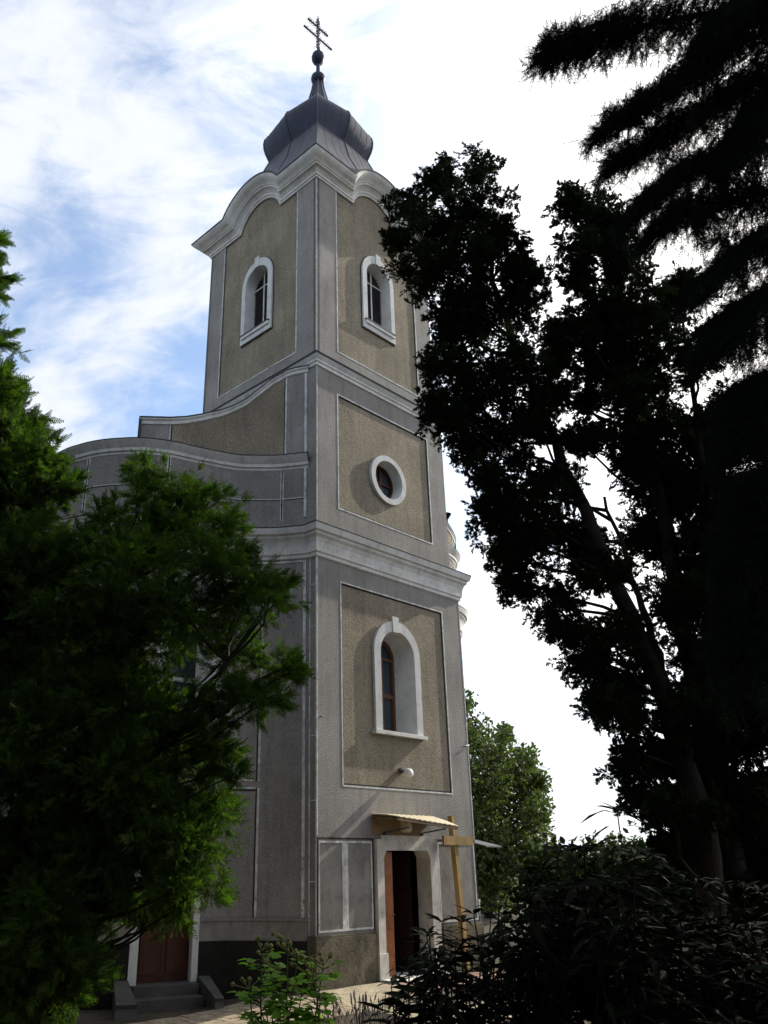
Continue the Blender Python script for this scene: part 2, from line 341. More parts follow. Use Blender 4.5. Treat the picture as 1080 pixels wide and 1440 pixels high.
ring_cornice(0, W2, PROF2, 'tower_cornice', [M['offwhite'], M['cap'], M['plinth']], [0] * 6 + [1, 1, 2])

# ---- top cornice with arched middle
PROF3 = [(.0, -.01), (.03, 0), (.035, .05), (.06, .06), (.065, .12), (.09, .14), (.11, .175), (.16, .205), (.20, .215), (.205, .25), (.23, .26), (.25, .30), (.31, .335), (.37, .39), (.41, .44), (.42, .475), (.435, .48), (.437, .515), (.40, .525)]
NAR = 18
def top_ring(o, p):
    r = AR + p; hw = math.sqrt(max(r * r - (17.65 + p - ACZ) ** 2, .01)); a0 = math.asin((17.65 + p - ACZ) / r)
    base = [(-o, 17.65 + p), ((-o + AC - hw) / 2, 17.65 + p)]
    arc = [(AC - r * math.cos(a0 + (math.pi - 2 * a0) * i / NAR), ACZ + r * math.sin(a0 + (math.pi - 2 * a0) * i / NAR)) for i in range(NAR + 1)]
    fin = [((AC + hw + W3 + o) / 2, 17.65 + p)]
    pts = base + arc + fin; ring = []
    for k in range(4):
        for h, z in pts:
            q = {0: (h, -o, z), 1: (W3 + o, h, z), 2: (W3 - h, W3 + o, z), 3: (-o, W3 - h, z)}[k]
            ring.append(q)
    return ring
mb = MB(); mb.loft([top_ring(o, p) for o, p in PROF3], True, False)
k = len(top_ring(0, 0))
for i in range(len(mb.f)): mb.m[i] = 1 if i // k >= 15 else 0
mb.build('arched_cornice', [M['offwhite'], M['cap']], church, smooth=35)

# ---- onion roof
AX = W3 / 2
NP = k // 4                                # points per side in the eave ring
def octa(rc, rm, z):                       # ring matching the eave ring's point order, 8 vertices
    ring = []
    e = top_ring(0, 0)[:NP]
    for s in range(4):
        for i in range(NP):
            t = (e[i][0] + 0) / W3; t = min(1, max(0, t))
            ang0 = math.radians(-135 + 90 * s)
            c = Vector((math.cos(ang0) * rc, math.sin(ang0) * rc)); m = Vector((math.cos(ang0 + math.pi / 4) * rm, math.sin(ang0 + math.pi / 4) * rm))
            c2 = Vector((math.cos(ang0 + math.pi / 2) * rc, math.sin(ang0 + math.pi / 2) * rc))
            q = c.lerp(m, t * 2) if t < .5 else m.lerp(c2, t * 2 - 1)
            ring.append((AX + q.x, AX + q.y, z))
    return ring
DOME = [(2.62, 1.93, 19.15), (2.12, 1.52, 19.85), (1.80, 1.28, 20.40), (1.61, 1.17, 20.85), (1.46, 1.09, 21.18), (1.52, 1.15, 21.34), (1.58, 1.23, 21.50), (1.63, 1.29, 21.70),
        (1.645, 1.33, 21.90), (1.62, 1.33, 22.06), (1.53, 1.27, 22.20), (1.36, 1.14, 22.34), (1.12, .94, 22.50), (.86, .73, 22.68), (.64, .54, 22.88), (.48, .41, 23.12), (.37, .32, 23.40), (.28, .24, 23.75), (.20, .17, 24.10), (.15, .13, 24.42)]
mb = MB(); eave = top_ring(.39, .52)
def clampz(r): return r
rows = [eave] + [octa(*d) for d in DOME]
mb.loft(rows[5:], True, False)
dome = mb.build('onion_roof', M['metal'], church, smooth=24)
mb = MB(); mb.loft(rows[:6], True, False); mb.build('roof_skirt', M['slate'], dome, smooth=24)
mb = MB()
for s in range(8):                          # standing ridge seams
    a = math.radians(-135 + 45 * s); pts = []
    for rc, rm, z in DOME:
        r = (rc if s % 2 == 0 else rm); pts.append((AX + math.cos(a) * r, AX + math.sin(a) * r, z))
    if s % 2 == 0: pts = [(AX + math.cos(a) * (AX + .38) * 1.414, AX + math.sin(a) * (AX + .38) * 1.414, 18.18)] + pts
    mb.tube(pts, .022, 5)
    a2 = a + math.pi / 4                     # fainter sheet joints between the ridges
    for u in (.25, .5, .75):
        sp = []
        for rc, rm, z in DOME[:16]:
            r0_, r1_ = (rc, rm) if s % 2 == 0 else (rm, rc); sp.append((AX + (math.cos(a) * r0_ * (1 - u) + math.cos(a2) * r1_ * u), AX + (math.sin(a) * r0_ * (1 - u) + math.sin(a2) * r1_ * u), z))
        mb.tube(sp, .0045, 4)
mb.build('ridge_seam', M['ridge'], dome)
mb = MB()
mb.lathe((AX, AX, 24.6), [(.05, -.24), (.14, -.2), (.20, -.12), (.225, -.02), (.21, .08), (.15, .16), (.08, .2), (.065, .3), (.06, .62), (.10, .66), (.17, .74), (.205, .84), (.21, .94), (.18, 1.02), (.185, 1.05), (.12, 1.14), (.06, 1.22), (.04, 1.25)], 18)
mb.build('finial', M['metal'], dome, smooth=40)
mb = MB()
def bar(p, q, r): mb.tube([p, q], r, 5)
cz = 25.8
for d in (-.03, .03): bar((AX + d, AX, cz), (AX + d, AX, 27.28), .014)
bar((AX, AX - .03, cz), (AX, AX - .03, 27.3), .012); bar((AX, AX, cz), (AX, AX, 27.42), .018)
for z, hl in ((26.42, .60), (26.90, .43)):
    for d in (-.028, .028): bar((AX - hl, AX, z + d), (AX + hl, AX, z + d), .016)
    for s in (-1, 1):
        for kx in (.0, .05, .10): mb.lathe((AX + s * (hl - kx), AX, z), [(.005, -.05), (.035, -.02), (.035, .02), (.005, .05)], 6)
        for kk in range(3):                    # scrolls along the arms
            cx = AX + s * (.14 + kk * hl * .25)
            mb.tube([(cx + .05 * math.cos(t), AX, z + .085 + .05 * math.sin(t)) for t in [i * .7 for i in range(9)]], .008, 4)
            mb.tube([(cx + .05 * math.cos(t), AX, z - .085 - .05 * math.sin(t)) for t in [i * .7 for i in range(9)]], .008, 4)
for z in (25.98, 26.12, 26.26, 26.62, 26.74, 27.05, 27.16):
    for s in (-1, 1):
        mb.tube([(AX + s * (.03 + .06 * math.sin(t) ), AX, z + .08 * math.cos(t)) for t in [i * .52 for i in range(7)]], .014, 4)
for s in (-1, 1): mb.tube([(AX + s * .17, AX, 25.75), (AX + s * .19, AX, 25.86), (AX + s * .08, AX, 25.93), (AX, AX, 26.05)], .012, 4)
mb.build('roof_cross', M['iron'], dome)

# ---- windows
def arched_window(P, outer, inner, back, depth, name='window'):
    mb = MB(); mb.ringslab(P, outer, inner, -.03, .04)
    window_reveal(mb, P, inner, back, .04, -depth)
    return mb.build(name, M['white'], church, smooth=40)
# stage 1 window
back1 = arch(1.98, 2.77, 4.45, 6.02, 6.42)
w = arched_window(PF, win1o, win1, back1, .46, 'arched_window')
mb = MB(); mb.slab(PF, 2.21, 2.42, 6.50, 6.84, .03, .065); mb.v = [((p[0] + (.02 if p[0] < 2.3 else -.02) if p[2] < 6.6 else p[0]), p[1], p[2]) for p in mb.v]
mb.build('keystone', M['white'], w)
mb = MB(); mb.slab(PF, 1.56, 3.18, 4.335, 4.40, -.02, .10); mb.build('sill', M['offwhite'], w)
mb = MB(); inner1 = arch(2.04, 2.71, 4.52, 6.0, 6.34)
mb.ringslab(PF, back1, inner1, -.50, -.42)
mb.slab(PF, 2.04, 2.71, 5.18, 5.27, -.50, -.43); mb.slab(PF, 2.04, 2.71, 5.98, 6.04, -.50, -.43); mb.slab(PF, 2.35, 2.41, 4.52, 5.98, -.50, -.435)
mb.build('window_frame', mat('brown_window_wood', (.12, .055, .028), .55, var=.2, vscale=6), w)
mb = MB(); mb.poly([PF(*p, -.47) for p in inner1]); mb.build('pane', M['glass'], w)
# oval window
mb = MB(); mb.ringslab(PF, ovo, ovi, -.03, .05); ob = oval(2.29, 10.09, .43, .44)
window_reveal(mb, PF, ovi, ob, .05, -.24)
w = mb.build('round_window', M['white'], church, smooth=40)
mb = MB(); oi = oval(2.29, 10.09, .375, .385); mb.ringslab(PF, ob, oi, -.28, -.21)
mb.slab(PF, 2.265, 2.315, 9.72, 10.46, -.275, -.22); mb.slab(PF, 1.93, 2.265, 10.06, 10.11, -.275, -.22); mb.slab(PF, 2.315, 2.65, 10.06, 10.11, -.275, -.22)
mb.build('window_frame', M['redwood'], w)
mb = MB(); mb.poly([PF(*p, -.265) for p in oi]); mb.build('pane', M['glass'], w)
# belfry windows, front and left
def belfry(P):
    back3 = arch(1.765, 2.575, 14.25, 15.70, 16.09)
    w = arched_window(P, win3o, win3, back3, .29, 'belfry_window')
    mb = MB(); mb.ringslab(P, arch(1.55, 2.77, 13.965, 15.70, 16.385), win3o, -.03, -.008); mb.build('shade_outline', M['groove_shade'], w)  # thin shade line at the surround's edge, painted as a near-black ring
    mb = MB(); mb.slab(P, 2.08, 2.25, 16.12, 16.44, .03, .06); mb.build('keystone', M['white'], w)
    mb = MB(); mb.slab(P, 1.64, 2.70, 14.13, 14.22, .0, .075); mb.slab(P, 1.62, 2.72, 14.22, 14.245, .0, .09, 1, 1); mb.build('sill', [M['offwhite'], M['cap']], w)
    mb = MB(); z = 14.27
    while z < 16.0:
        hw = .405 if z < 15.7 else .405 * math.sqrt(max(0, 1 - ((z - 15.7) / .39) ** 2))
        if hw > .05: mb.hexa([P(2.17 - hw, z, -.33), P(2.17 + hw, z, -.33), P(2.17 + hw, z - .045, -.25), P(2.17 - hw, z - .045, -.25), P(2.17 - hw, z + .012, -.33), P(2.17 + hw, z + .012, -.33), P(2.17 + hw, z - .033, -.25), P(2.17 - hw, z - .033, -.25)])
        z += .072
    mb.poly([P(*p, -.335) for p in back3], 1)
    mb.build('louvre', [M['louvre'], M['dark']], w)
    mb = MB(); mb.slab(P, 2.155, 2.185, 14.25, 16.05, -.24, -.215); mb.slab(P, 1.765, 2.155, 15.66, 15.69, -.24, -.216); mb.slab(P, 2.185, 2.575, 15.66, 15.69, -.24, -.216); mb.build('grille_bar', M['offwhite'], w)
belfry(PF); belfry(PL)

# ---- curved facade, left and mirrored right
CP = [(0, .2), (-.37, .77), (-.73, 1.13), (-1.09, 1.41), (-1.83, 1.68), (-2.45, 1.86), (-2.93, 2.13), (-3.26, 2.48), (-3.48, 2.80), (-3.65, 3.20), (-3.79, 3.90), (-3.82, 6.0)]
CP = [Vector(p) for p in CP]; CS = [0]
for p, q in zip(CP, CP[1:]): CS.append(CS[-1] + (q - p).length)
def fpos(s):
    s = max(-.3, min(CS[-1], s)); i = 0
    while i < len(CS) - 2 and s > CS[i + 1]: i += 1
    t = (s - CS[i]) / (CS[i + 1] - CS[i])
    p0 = CP[i - 1] if i else CP[0] * 2 - CP[1]; p1, p2 = CP[i], CP[i + 1]; p3 = CP[i + 2] if i + 2 < len(CP) else p2 * 2 - p1
    return .5 * (2 * p1 + (p2 - p0) * t + (2 * p0 - 5 * p1 + 4 * p2 - p3) * t * t + (3 * p1 - p0 - 3 * p2 + p3) * t ** 3)
def fnorm(s):
    d = (fpos(s + .02) - fpos(s - .02)).normalized(); return Vector((-d.y, d.x))
def PC(s, z, o):
    p = fpos(s); n = fnorm(s)
    return (p.x + n.x * o, p.y + n.y * o, z)
def PM(s, z, o):
    q = PC(s, z, o); return (W1 - q[0], q[1], q[2])
SE = CS[-1] - .02
GT = [(0, 12.24), (.3, 12.23), (.53, 12.19), (.83, 12.02), (1.12, 11.76), (1.40, 11.51), (1.69, 11.30), (2.05, 11.07), (2.45, 10.87), (2.8, 10.71), (3.14, 10.61), (3.45, 10.57), (3.7, 10.56)]
def gtop(s):
    for (a, b), (c, d) in zip(GT, GT[1:]):
        if a <= s <= c: t = (s - a) / (c - a); return b + (d - b) * t
    return GT[-1][1]
def path_sweep(mb, P, s0, s1, prof, n, base=lambda s: 0, nm=None):
    rows = [[P(s0 + (s1 - s0) * i / n, z + base(s0 + (s1 - s0) * i / n), o) for o, z in prof] for i in range(n + 1)]
    f0 = len(mb.f); mb.loft(rows, False, False)
    if nm:
        kk = len(prof) - 1
        for i in range(f0, len(mb.f)): mb.m[i] = nm[(i - f0) % kk]
def facade(P, left):
    N = 40
    mb = MB()
    if left:
        T = -.12
        mb.slab(P, .0, 1.70, -.3, 7.70, T, 0, 14); mb.slab(P, 3.10, SE, -.3, 7.70, T, 0, 24)
        mb.slab(P, 1.70, 1.99, -.3, 2.36, T, 0, 3); mb.slab(P, 3.07, 3.10, -.3, 2.36, T, 0, 1)
        mb.slab(P, 1.70, 3.10, 2.36, 4.0, T, 0, 10); mb.slab(P, 1.70, 3.10, 7.1, 7.70, T, 0, 10)
        wl = arch(1.95, 2.85, 4.42, 6.02, 6.5)
        o_ = [(1.70 + 1.4 * i / 10, 4.0) for i in range(11)] + [(3.10 - 1.4 * i / 10, 7.1) for i in range(11)]
        mb.plate(P, o_, [wl], 0)
    else: mb.slab(P, 0, SE, -.3, 7.70, -.12, 0, N)
    fw = mb.build('facade_wall', M['grey'], church, smooth=40)
    # painted lines
    mb = MB()
    for z0, z1 in ((1.08, 7.66), (8.6, 9.74)): mb.slab(P, .07, .125, z0, z1, -.002, .02, 1, 0)
    mb.slab(P, .09, SE, 7.62, 7.66, -.002, .012, N, 0)
    for z0, z1, s in ((1.08, 3.24, .95), (3.36, 7.25, .95)):
        mb.slab(P, s - .03, s + .015, z0, z1, -.002, .010, 1, 0); mb.slab(P, s + .015, s + .045, z0, z1, -.002, .004, 1, 1)
    for s0, s1 in ((1.0, 4.6),):
        mb.slab(P, s0, s1, 3.22, 3.255, -.002, .010, 20, 0); mb.slab(P, s0, s1, 3.185, 3.22, -.002, .004, 20, 1)
        mb.slab(P, s0, s1, 7.22, 7.25, -.002, .010, 20, 0); mb.slab(P, s0, s1, 3.36, 3.39, -.002, .010, 20, 0); mb.slab(P, s0, s1, 7.195, 7.22, -.002, .004, 20, 1)
    for s in (.60, 3.07, 4.83):
        mb.slab(P, s - .035, s - .012, 8.55, 9.74, -.002, .008, 1, 0); mb.slab(P, s - .012, s + .018, 8.55, 9.74, -.002, .003, 1, 1); mb.slab(P, s + .018, s + .04, 8.55, 9.74, -.002, .008, 1, 0)
    mb.slab(P, .13, SE, 9.045, 9.065, -.002, .012, N, 0); mb.slab(P, .13, SE, 9.03, 9.045, -.002, .004, N, 1)
    for s in (.57, 3.08): mb.slab(P, s - .02, s + .012, 10.06, gtop(s) - .14, -.002, .006, 1, 1); mb.slab(P, s + .012 if s > 1 else s - .05, s + .04 if s > 1 else s - .012, 10.06, gtop(s) - .14, -.002, .010, 1, 0)
    mb.slab(P, .07, .12, 10.06, 12.08, -.002, .02, 1, 0)
    # plinth and band
    mb.build('panel_line', [M['line'], M['groove_shade']], fw)
    mb = MB()
    for s0, s1 in (((0, 1.96), (3.14, SE)) if left else ((0, SE),)):
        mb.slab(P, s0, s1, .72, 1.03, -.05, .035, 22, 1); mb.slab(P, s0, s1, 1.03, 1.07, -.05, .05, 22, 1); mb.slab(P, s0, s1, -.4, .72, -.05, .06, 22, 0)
    mb.build('facade_plinth', [M['plinth_shaded'], M['smooth']], church, smooth=40)
    mb = MB(); path_sweep(mb, P, -.05, SE, PROF1, 60, nm=NM1); mb.build('facade_cornice', [M['offwhite'], M['cap'], M['plinth']], church, smooth=30)
    mb = MB(); mb.slab(P, 0, SE, 8.38, 9.9, -.34, -.0, N); at = mb.build('attic_wall', M['grey'], church, smooth=40)
    mb = MB(); path_sweep(mb, P, .03, SE, [(0, 9.72), (.015, 9.735), (.02, 9.79), (.05, 9.80), (.055, 9.87), (.08, 9.90), (.11, 9.96), (.14, 10.0), (.15, 10.02), (.155, 10.045), (.10, 10.07), (-.4, 10.10)], 60, nm=[0] * 8 + [1, 1, 1])
    mb.build('coping', [M['offwhite'], M['cap']], at, smooth=30)
    mb = MB(); mb.slab(P, 0, .57, 10.0, lambda s: gtop(s) - .05, -.32, 0, 6, 1); mb.slab(P, .57, 3.08, 10.0, lambda s: gtop(s) - .05, -.32, 0, 24, 0); mb.slab(P, 3.08, 3.7, 10.0, lambda s: gtop(s) - .05, -.32, 0, 6, 1)
    g = mb.build('gable', [M['beige'], M['grey']], church, smooth=40)
    mb = MB(); path_sweep(mb, P, .04, 3.74, [(0, -.14), (.02, -.13), (.025, -.06), (.05, -.03), (.055, 0), (.065, .01), (.065, .03), (-.36, .05), (-.36, -.06)], 40, base=gtop, nm=[0, 0, 0, 0, 1, 1, 1, 1])
    mb.slab(P, 3.70, 3.75, 10.02, 10.58, -.36, .05, 1, 1)
    mb.build('gable_coping', [M['offwhite'], M['cap']], g, smooth=30)
    if left:
        mb = MB(); mb.ringslab(P, arch(1.75, 3.05, 4.40, 6.02, 6.72), wl, -.02, .04); bk = arch(2.07, 2.73, 4.45, 6.02, 6.4); window_reveal(mb, P, wl, bk, .04, -.4)
        w = mb.build('arched_window', M['white'], church, smooth=40)
        mb = MB(); mb.slab(P, 1.70, 3.10, 4.335, 4.40, -.02, .10, 3); mb.build('sill', M['offwhite'], w)
        mb = MB(); ii = arch(2.13, 2.67, 4.5, 6.0, 6.33); mb.ringslab(P, bk, ii, -.44, -.37); mb.slab(P, 2.13, 2.67, 5.2, 5.28, -.44, -.38); mb.build('window_frame', M['offwhite'], w)
        mb = MB(); mb.poly([P(*p, -.41) for p in ii]); mb.build('pane', M['glass'], w)
        # side door with steps
        mb = MB(); mb.slab(P, 1.965, 2.07, .12, 2.36, -.10, .07); mb.slab(P, 2.99, 3.13, .12, 2.36, -.10, .07); mb.slab(P, 1.93, 3.17, 2.36, 2.50, -.10, .08, 4)
        d = mb.build('side_door', M['white'], church)
        for s0, s1 in ((2.07, 2.53), (2.535, 2.99)):
            mb = MB(); mb.slab(P, s0, s1, .12, 2.36, -.17, -.12)
            for z0, z1 in ((.25, .85), (1.0, 1.65), (1.78, 2.22)): mb.slab(P, s0 + .08, s1 - .08, z0, z1, -.12, -.10)
            mb.build('door_leaf', M['redwood'], d)
        mb = MB(); mb.slab(P, 2.0, 3.07, -.35, .12, -.2, .30); mb.slab(P, 2.0, 3.07, -.35, -.03, .30, .62); st = mb.build('entrance_steps', M['concrete'], church)
        for s0, s1 in ((1.74, 1.95), (3.12, 3.33)):
            mb = MB(); mb.hexa([P(s0, -.4, .02), P(s1, -.4, .02), P(s1, -.4, 1.15), P(s0, -.4, 1.15), P(s0, .14, .02), P(s1, .14, .02), P(s1, -.06, 1.05), P(s0, -.06, 1.05)])
            mb.hexa([P(s0, .14, .06), P(s1, .14, .06), P(s1, -.06, 1.05), P(s0, -.06, 1.05), P(s0, .2, .06), P(s1, .2, .06), P(s1, -.0, 1.08), P(s0, -.0, 1.08)])
            mb.build('step_cheek', M['concrete'], st)
facade(PC, True); facade(PM, False)
# nave behind
mb = MB(); mb.box(-3.70, W1 + 3.70, 6.0, 24, -.4, 9.4); mb.build('nave_wall', M['grey'], church)
mb = MB(); cx = W1 / 2
mb.add([(-3.4, 4.2, 9.42), (W1 + 3.4, 4.2, 9.42), (cx, 4.2, 11.4), (-3.4, 24.4, 9.42), (W1 + 3.4, 24.4, 9.42), (cx, 24.4, 11.4)], [(0, 1, 2), (3, 5, 4), (0, 2, 5, 3), (1, 4, 5, 2), (0, 3, 4, 1)])
mb.build('nave_roof', M['roof'], church)

# ---- front door
mb = MB()
def DO(z): return 0
door_out = [(1.53, .0), (1.72, .0), (1.72, 2.04), (1.80, 2.17), (3.03, 2.17), (3.11, 2.04), (3.11, 0), (3.35, 0), (3.35, 2.37), (3.14, 2.37), (3.14, 2.44), (1.67, 2.44), (1.67, 2.37), (1.53, 2.37)]
mb.plate(PF, door_out, [], .06); mb.loft([[PF(*p, -.05) for p in door_out], [PF(*p, .06) for p in door_out]], True, False)
rev = [(1.72, 0), (1.72, 2.04), (1.80, 2.17), (3.03, 2.17), (3.11, 2.04), (3.11, 0)]
mb.loft([[PF(*p, -.05) for p in rev], [PF(*p, -.30) for p in rev]], False, False)
for s0, s1 in ((1.50, 1.74), (3.09, 3.38)): mb.slab(PF, s0, s1, -.1, .44, -.04, .09)
ds = mb.build('door_surround', M['stone'], church)
mb = MB(); mb.slab(PF, 1.735, 2.14, .03, 2.15, -.16, -.11)
for z0, z1 in ((.2, .8), (.95, 1.55), (1.68, 2.05)): mb.slab(PF, 1.80, 2.09, z0, z1, -.11, -.09)
dl_ = mb.build('door_leaf', M['wood'], ds)
mb = MB(); mb.tube([PF(2.09, 1.05, -.10), PF(2.09, 1.05, -.05), PF(2.03, 1.05, -.05)], .012, 6); mb.build('handle', M['iron'], dl_)
mb = MB(); mb.hexa([(3.02, .40, .03), (3.06, .42, .03), (2.95, 1.05, .03), (2.91, 1.03, .03), (3.02, .40, 2.12), (3.06, .42, 2.12), (2.95, 1.05, 2.12), (2.91, 1.03, 2.12)]); mb.build('door_leaf', M['darkwood'], ds)
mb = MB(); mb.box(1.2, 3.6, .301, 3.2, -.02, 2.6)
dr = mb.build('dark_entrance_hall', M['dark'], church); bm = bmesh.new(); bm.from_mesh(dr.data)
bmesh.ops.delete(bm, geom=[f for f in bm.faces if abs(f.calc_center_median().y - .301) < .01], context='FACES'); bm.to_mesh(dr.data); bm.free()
mb = MB(); mb.box(1.55, 3.3, -.5, .4, -.1, .03); mb.build('door_step', M['offwhite'], church)

# ---- awning over the door
mb = MB(); n = 60; rows = []
for i in range(n + 1):
    a = 1.45 + 1.85 * i / n; w_ = .005 * math.sin(i * 1.26)
    zo = 2.765 - .135 * i / n; zm = (2.83 + zo) / 2 + .01
    rows.append([(a, -.01, 2.83 + w_), (a, -.34, zm + w_), (a, -.66, zo + w_), (a, -.66, zo - .012 + w_), (a, -.34, zm - .012 + w_), (a, -.01, 2.815 + w_)])
mb.loft(rows, True, True); aw = mb.build('awning', M['sheet'], church, smooth=40)
mb = MB()
for a in (1.50, 2.36, 3.2):
    mb.hexa([(a, -.01, 2.73), (a + .05, -.01, 2.73), (a + .05, -.64, 2.68 - .07 * (a - 1.45)), (a, -.64, 2.68 - .07 * (a - 1.45)), (a, -.01, 2.79), (a + .05, -.01, 2.79), (a + .05, -.64, 2.735 - .073 * (a - 1.45)), (a, -.64, 2.735 - .073 * (a - 1.45))])
mb.box(1.46, 3.29, -.05, -.0, 2.74, 2.80); mb.hexa([(1.46, -.655, 2.69), (3.29, -.655, 2.56), (3.29, -.61, 2.56), (1.46, -.61, 2.69), (1.46, -.655, 2.74), (3.29, -.655, 2.61), (3.29, -.61, 2.61), (1.46, -.61, 2.74)]); mb.build('awning_beam', M['beam'], aw)
for a in (1.80, 2.92):
    mb = MB(); mb.tube([(a, -.02, 2.49), (a + .02, -.62, 2.57)], .014, 6); mb.lathe((a, -.03, 2.47), [(.03, -.03), (.035, .02), (.01, .03)], 8); mb.build('bracket', M['iron'], aw)
mb = MB(); mb.box(1.47, 2.92, -.012, -.0, 2.445, 2.74); mb.build('awning_backboard', mat('tan_backboard', (.30, .21, .12), .85, var=.15), aw)
mb = MB()
def disc(c, r, d, m_=0, n=18):
    rows = [[(c[0] + rr * math.cos(t), c[1] - o, c[2] + rr * math.sin(t)) for t in [2 * math.pi * k_ / n for k_ in range(n)]] for rr, o in ((r * .8, 0), (r, .01), (r, d), (r * .88, d + .012))]
    mb.loft(rows, True, True, m_)
mb.box(2.28, 2.50, -.10, -.012, 2.50, 2.71, 0); disc((2.42, -.10, 2.60), .10, .02, 1)
mb.build('floodlight', [M['sheet'], M['lamp']], church, smooth=40)
# wall lamp
mb = MB(); mb.box(2.33, 2.43, -.05, .03, 3.62, 3.71, 1); mb.tube([(2.38, -.04, 3.66), (2.40, -.16, 3.66)], .025, 8, 1)
rows = [[(2.40 + r * math.cos(t), -.15 - o, 3.63 + r * math.sin(t) - o * .25) for t in [2 * math.pi * k_ / 18 for k_ in range(18)]] for r, o in ((.05, -.06), (.075, -.03), (.085, .02), (.085, .07), (.07, .10), (.04, .115), (.01, .12))]
mb.loft(rows, True, True, 0); mb.build('wall_lamp', [M['lamp'], M['iron']], church, smooth=40)
# small hooks and the awning of the far side door on the right facade
mb = MB(); mb.slab(PM, 2.0, 3.0, 2.40, 2.43, .0, .0)
mb = MB(); s0, s1 = 1.95, 3.15
mb.hexa([PM(s0, 2.42, .05), PM(s1, 2.42, .05), PM(s1, 2.26, .72), PM(s0, 2.26, .72), PM(s0, 2.45, .05), PM(s1, 2.45, .05), PM(s1, 2.29, .72), PM(s0, 2.29, .72)])
mb.build('side_awning', M['cap'], church)
# electric cable stubs on the wall
mb = MB(); mb.tube([PF(.08, 4.5, 0), PF(.10, 4.5, .05), PF(.14, 4.5, .05)], .012, 5); mb.build('cable', M['iron'], church); mb = MB(); mb.tube([PF(4.5, 4.3, 0), PF(4.58, 4.33, .04), PF(4.73, 4.36, .02)], .010, 5); mb.build('cable', M['iron'], church)

# ---- wooden cross leaning at the wall (its own thing)
wc = empty('wooden_cross', LW(3.76, -.30, 0), AZ); tag(wc, 'tall pale yellow timber cross leaning against the tower wall right of the front door', 'cross')
mb = MB(); mb.hexa([(-.06, -.06, 0), (.05, -.06, 0), (.05, .05, 0), (-.06, .05, 0), (-.06, .10, 2.84), (.05, .10, 2.84), (.05, .21, 2.84), (-.06, .21, 2.84)]); mb.build('post', M['crosswood'], wc)
mb = MB(); mb.box(-.46, .52, .02, .065, 2.28, 2.45); mb.build('crossbar', M['crosswood'], wc)

# ------------------------------------------------------------------ paving, gravel
mb = MB()
def G(a, b, dz=0):
    p = LW(a, b, 0); return (p.x, p.y, gz(p.x, p.y) + dz)
# brick paving along the left facade: individual setts, laid as one paved path
for i in range(46):
    for j in range(10):
        a0 = -6.4 + i * .125 + (.06 if j % 2 else 0); b0 = -2.0 + j * .26
        if a0 > -.35 - .12 * math.sin(j * 1.7): continue
        e = .006; hh = random.uniform(.012, .02)
        ps = [G(a0 + e, b0 + e), G(a0 + .125 - e, b0 + e), G(a0 + .125 - e, b0 + .26 - e), G(a0 + e, b0 + .26 - e)]
        mb.hexa([(p[0], p[1], p[2] - .02) for p in ps] + [(p[0], p[1], p[2] + hh) for p in ps])
tag(mb.build('paved_path', M['pave']), kind='structure')
mb = MB(); n = 24
ring = [(-.2, -.10), (1.4, -.12), (1.4, -2.6), (.5, -4.2), (-.8, -3.2), (-.9, -1.4)]
pts = []
for i in range(len(ring)):
    for k_ in range(6):
        p = Vector(ring[i]).lerp(Vector(ring[(i + 1) % len(ring)]), k_ / 6); pts.append((p.x + random.uniform(-.06, .06), p.y + random.uniform(-.06, .02)))
c = MB(); cen = (.4, -1.6); V_ = [G(*cen, .006)]; F_ = []
for r_ in range(1, 9):
    for p in pts: q = Vector(cen).lerp(Vector(p), r_ / 8); V_.append(G(q.x, q.y, .006))
m_ = len(pts)
for k_ in range(m_): F_.append((0, 1 + k_, 1 + (k_ + 1) % m_))
for r_ in range(7):
    for k_ in range(m_): F_.append((1 + r_ * m_ + k_, 1 + (r_ + 1) * m_ + k_, 1 + (r_ + 1) * m_ + (k_ + 1) % m_, 1 + r_ * m_ + (k_ + 1) % m_))
c.add(V_, F_); tag(c.build('gravel_path', M['gravel'], smooth=60), kind='structure')
mb = MB()
for i in range(9):
    for j in range(5):
        a0 = 1.45 + i * .3; b0 = -1.6 + j * .22; e = .008
        ps = [G(a0 + e, b0 + e), G(a0 + .3 - e, b0 + e), G(a0 + .3 - e, b0 + .22 - e), G(a0 + e, b0 + .22 - e)]
        mb.hexa([(p[0], p[1], p[2] - .02) for p in ps] + [(p[0], p[1], p[2] + .018) for p in ps])
tag(mb.build('pink_paving', M['pinkpave']), kind='structure')

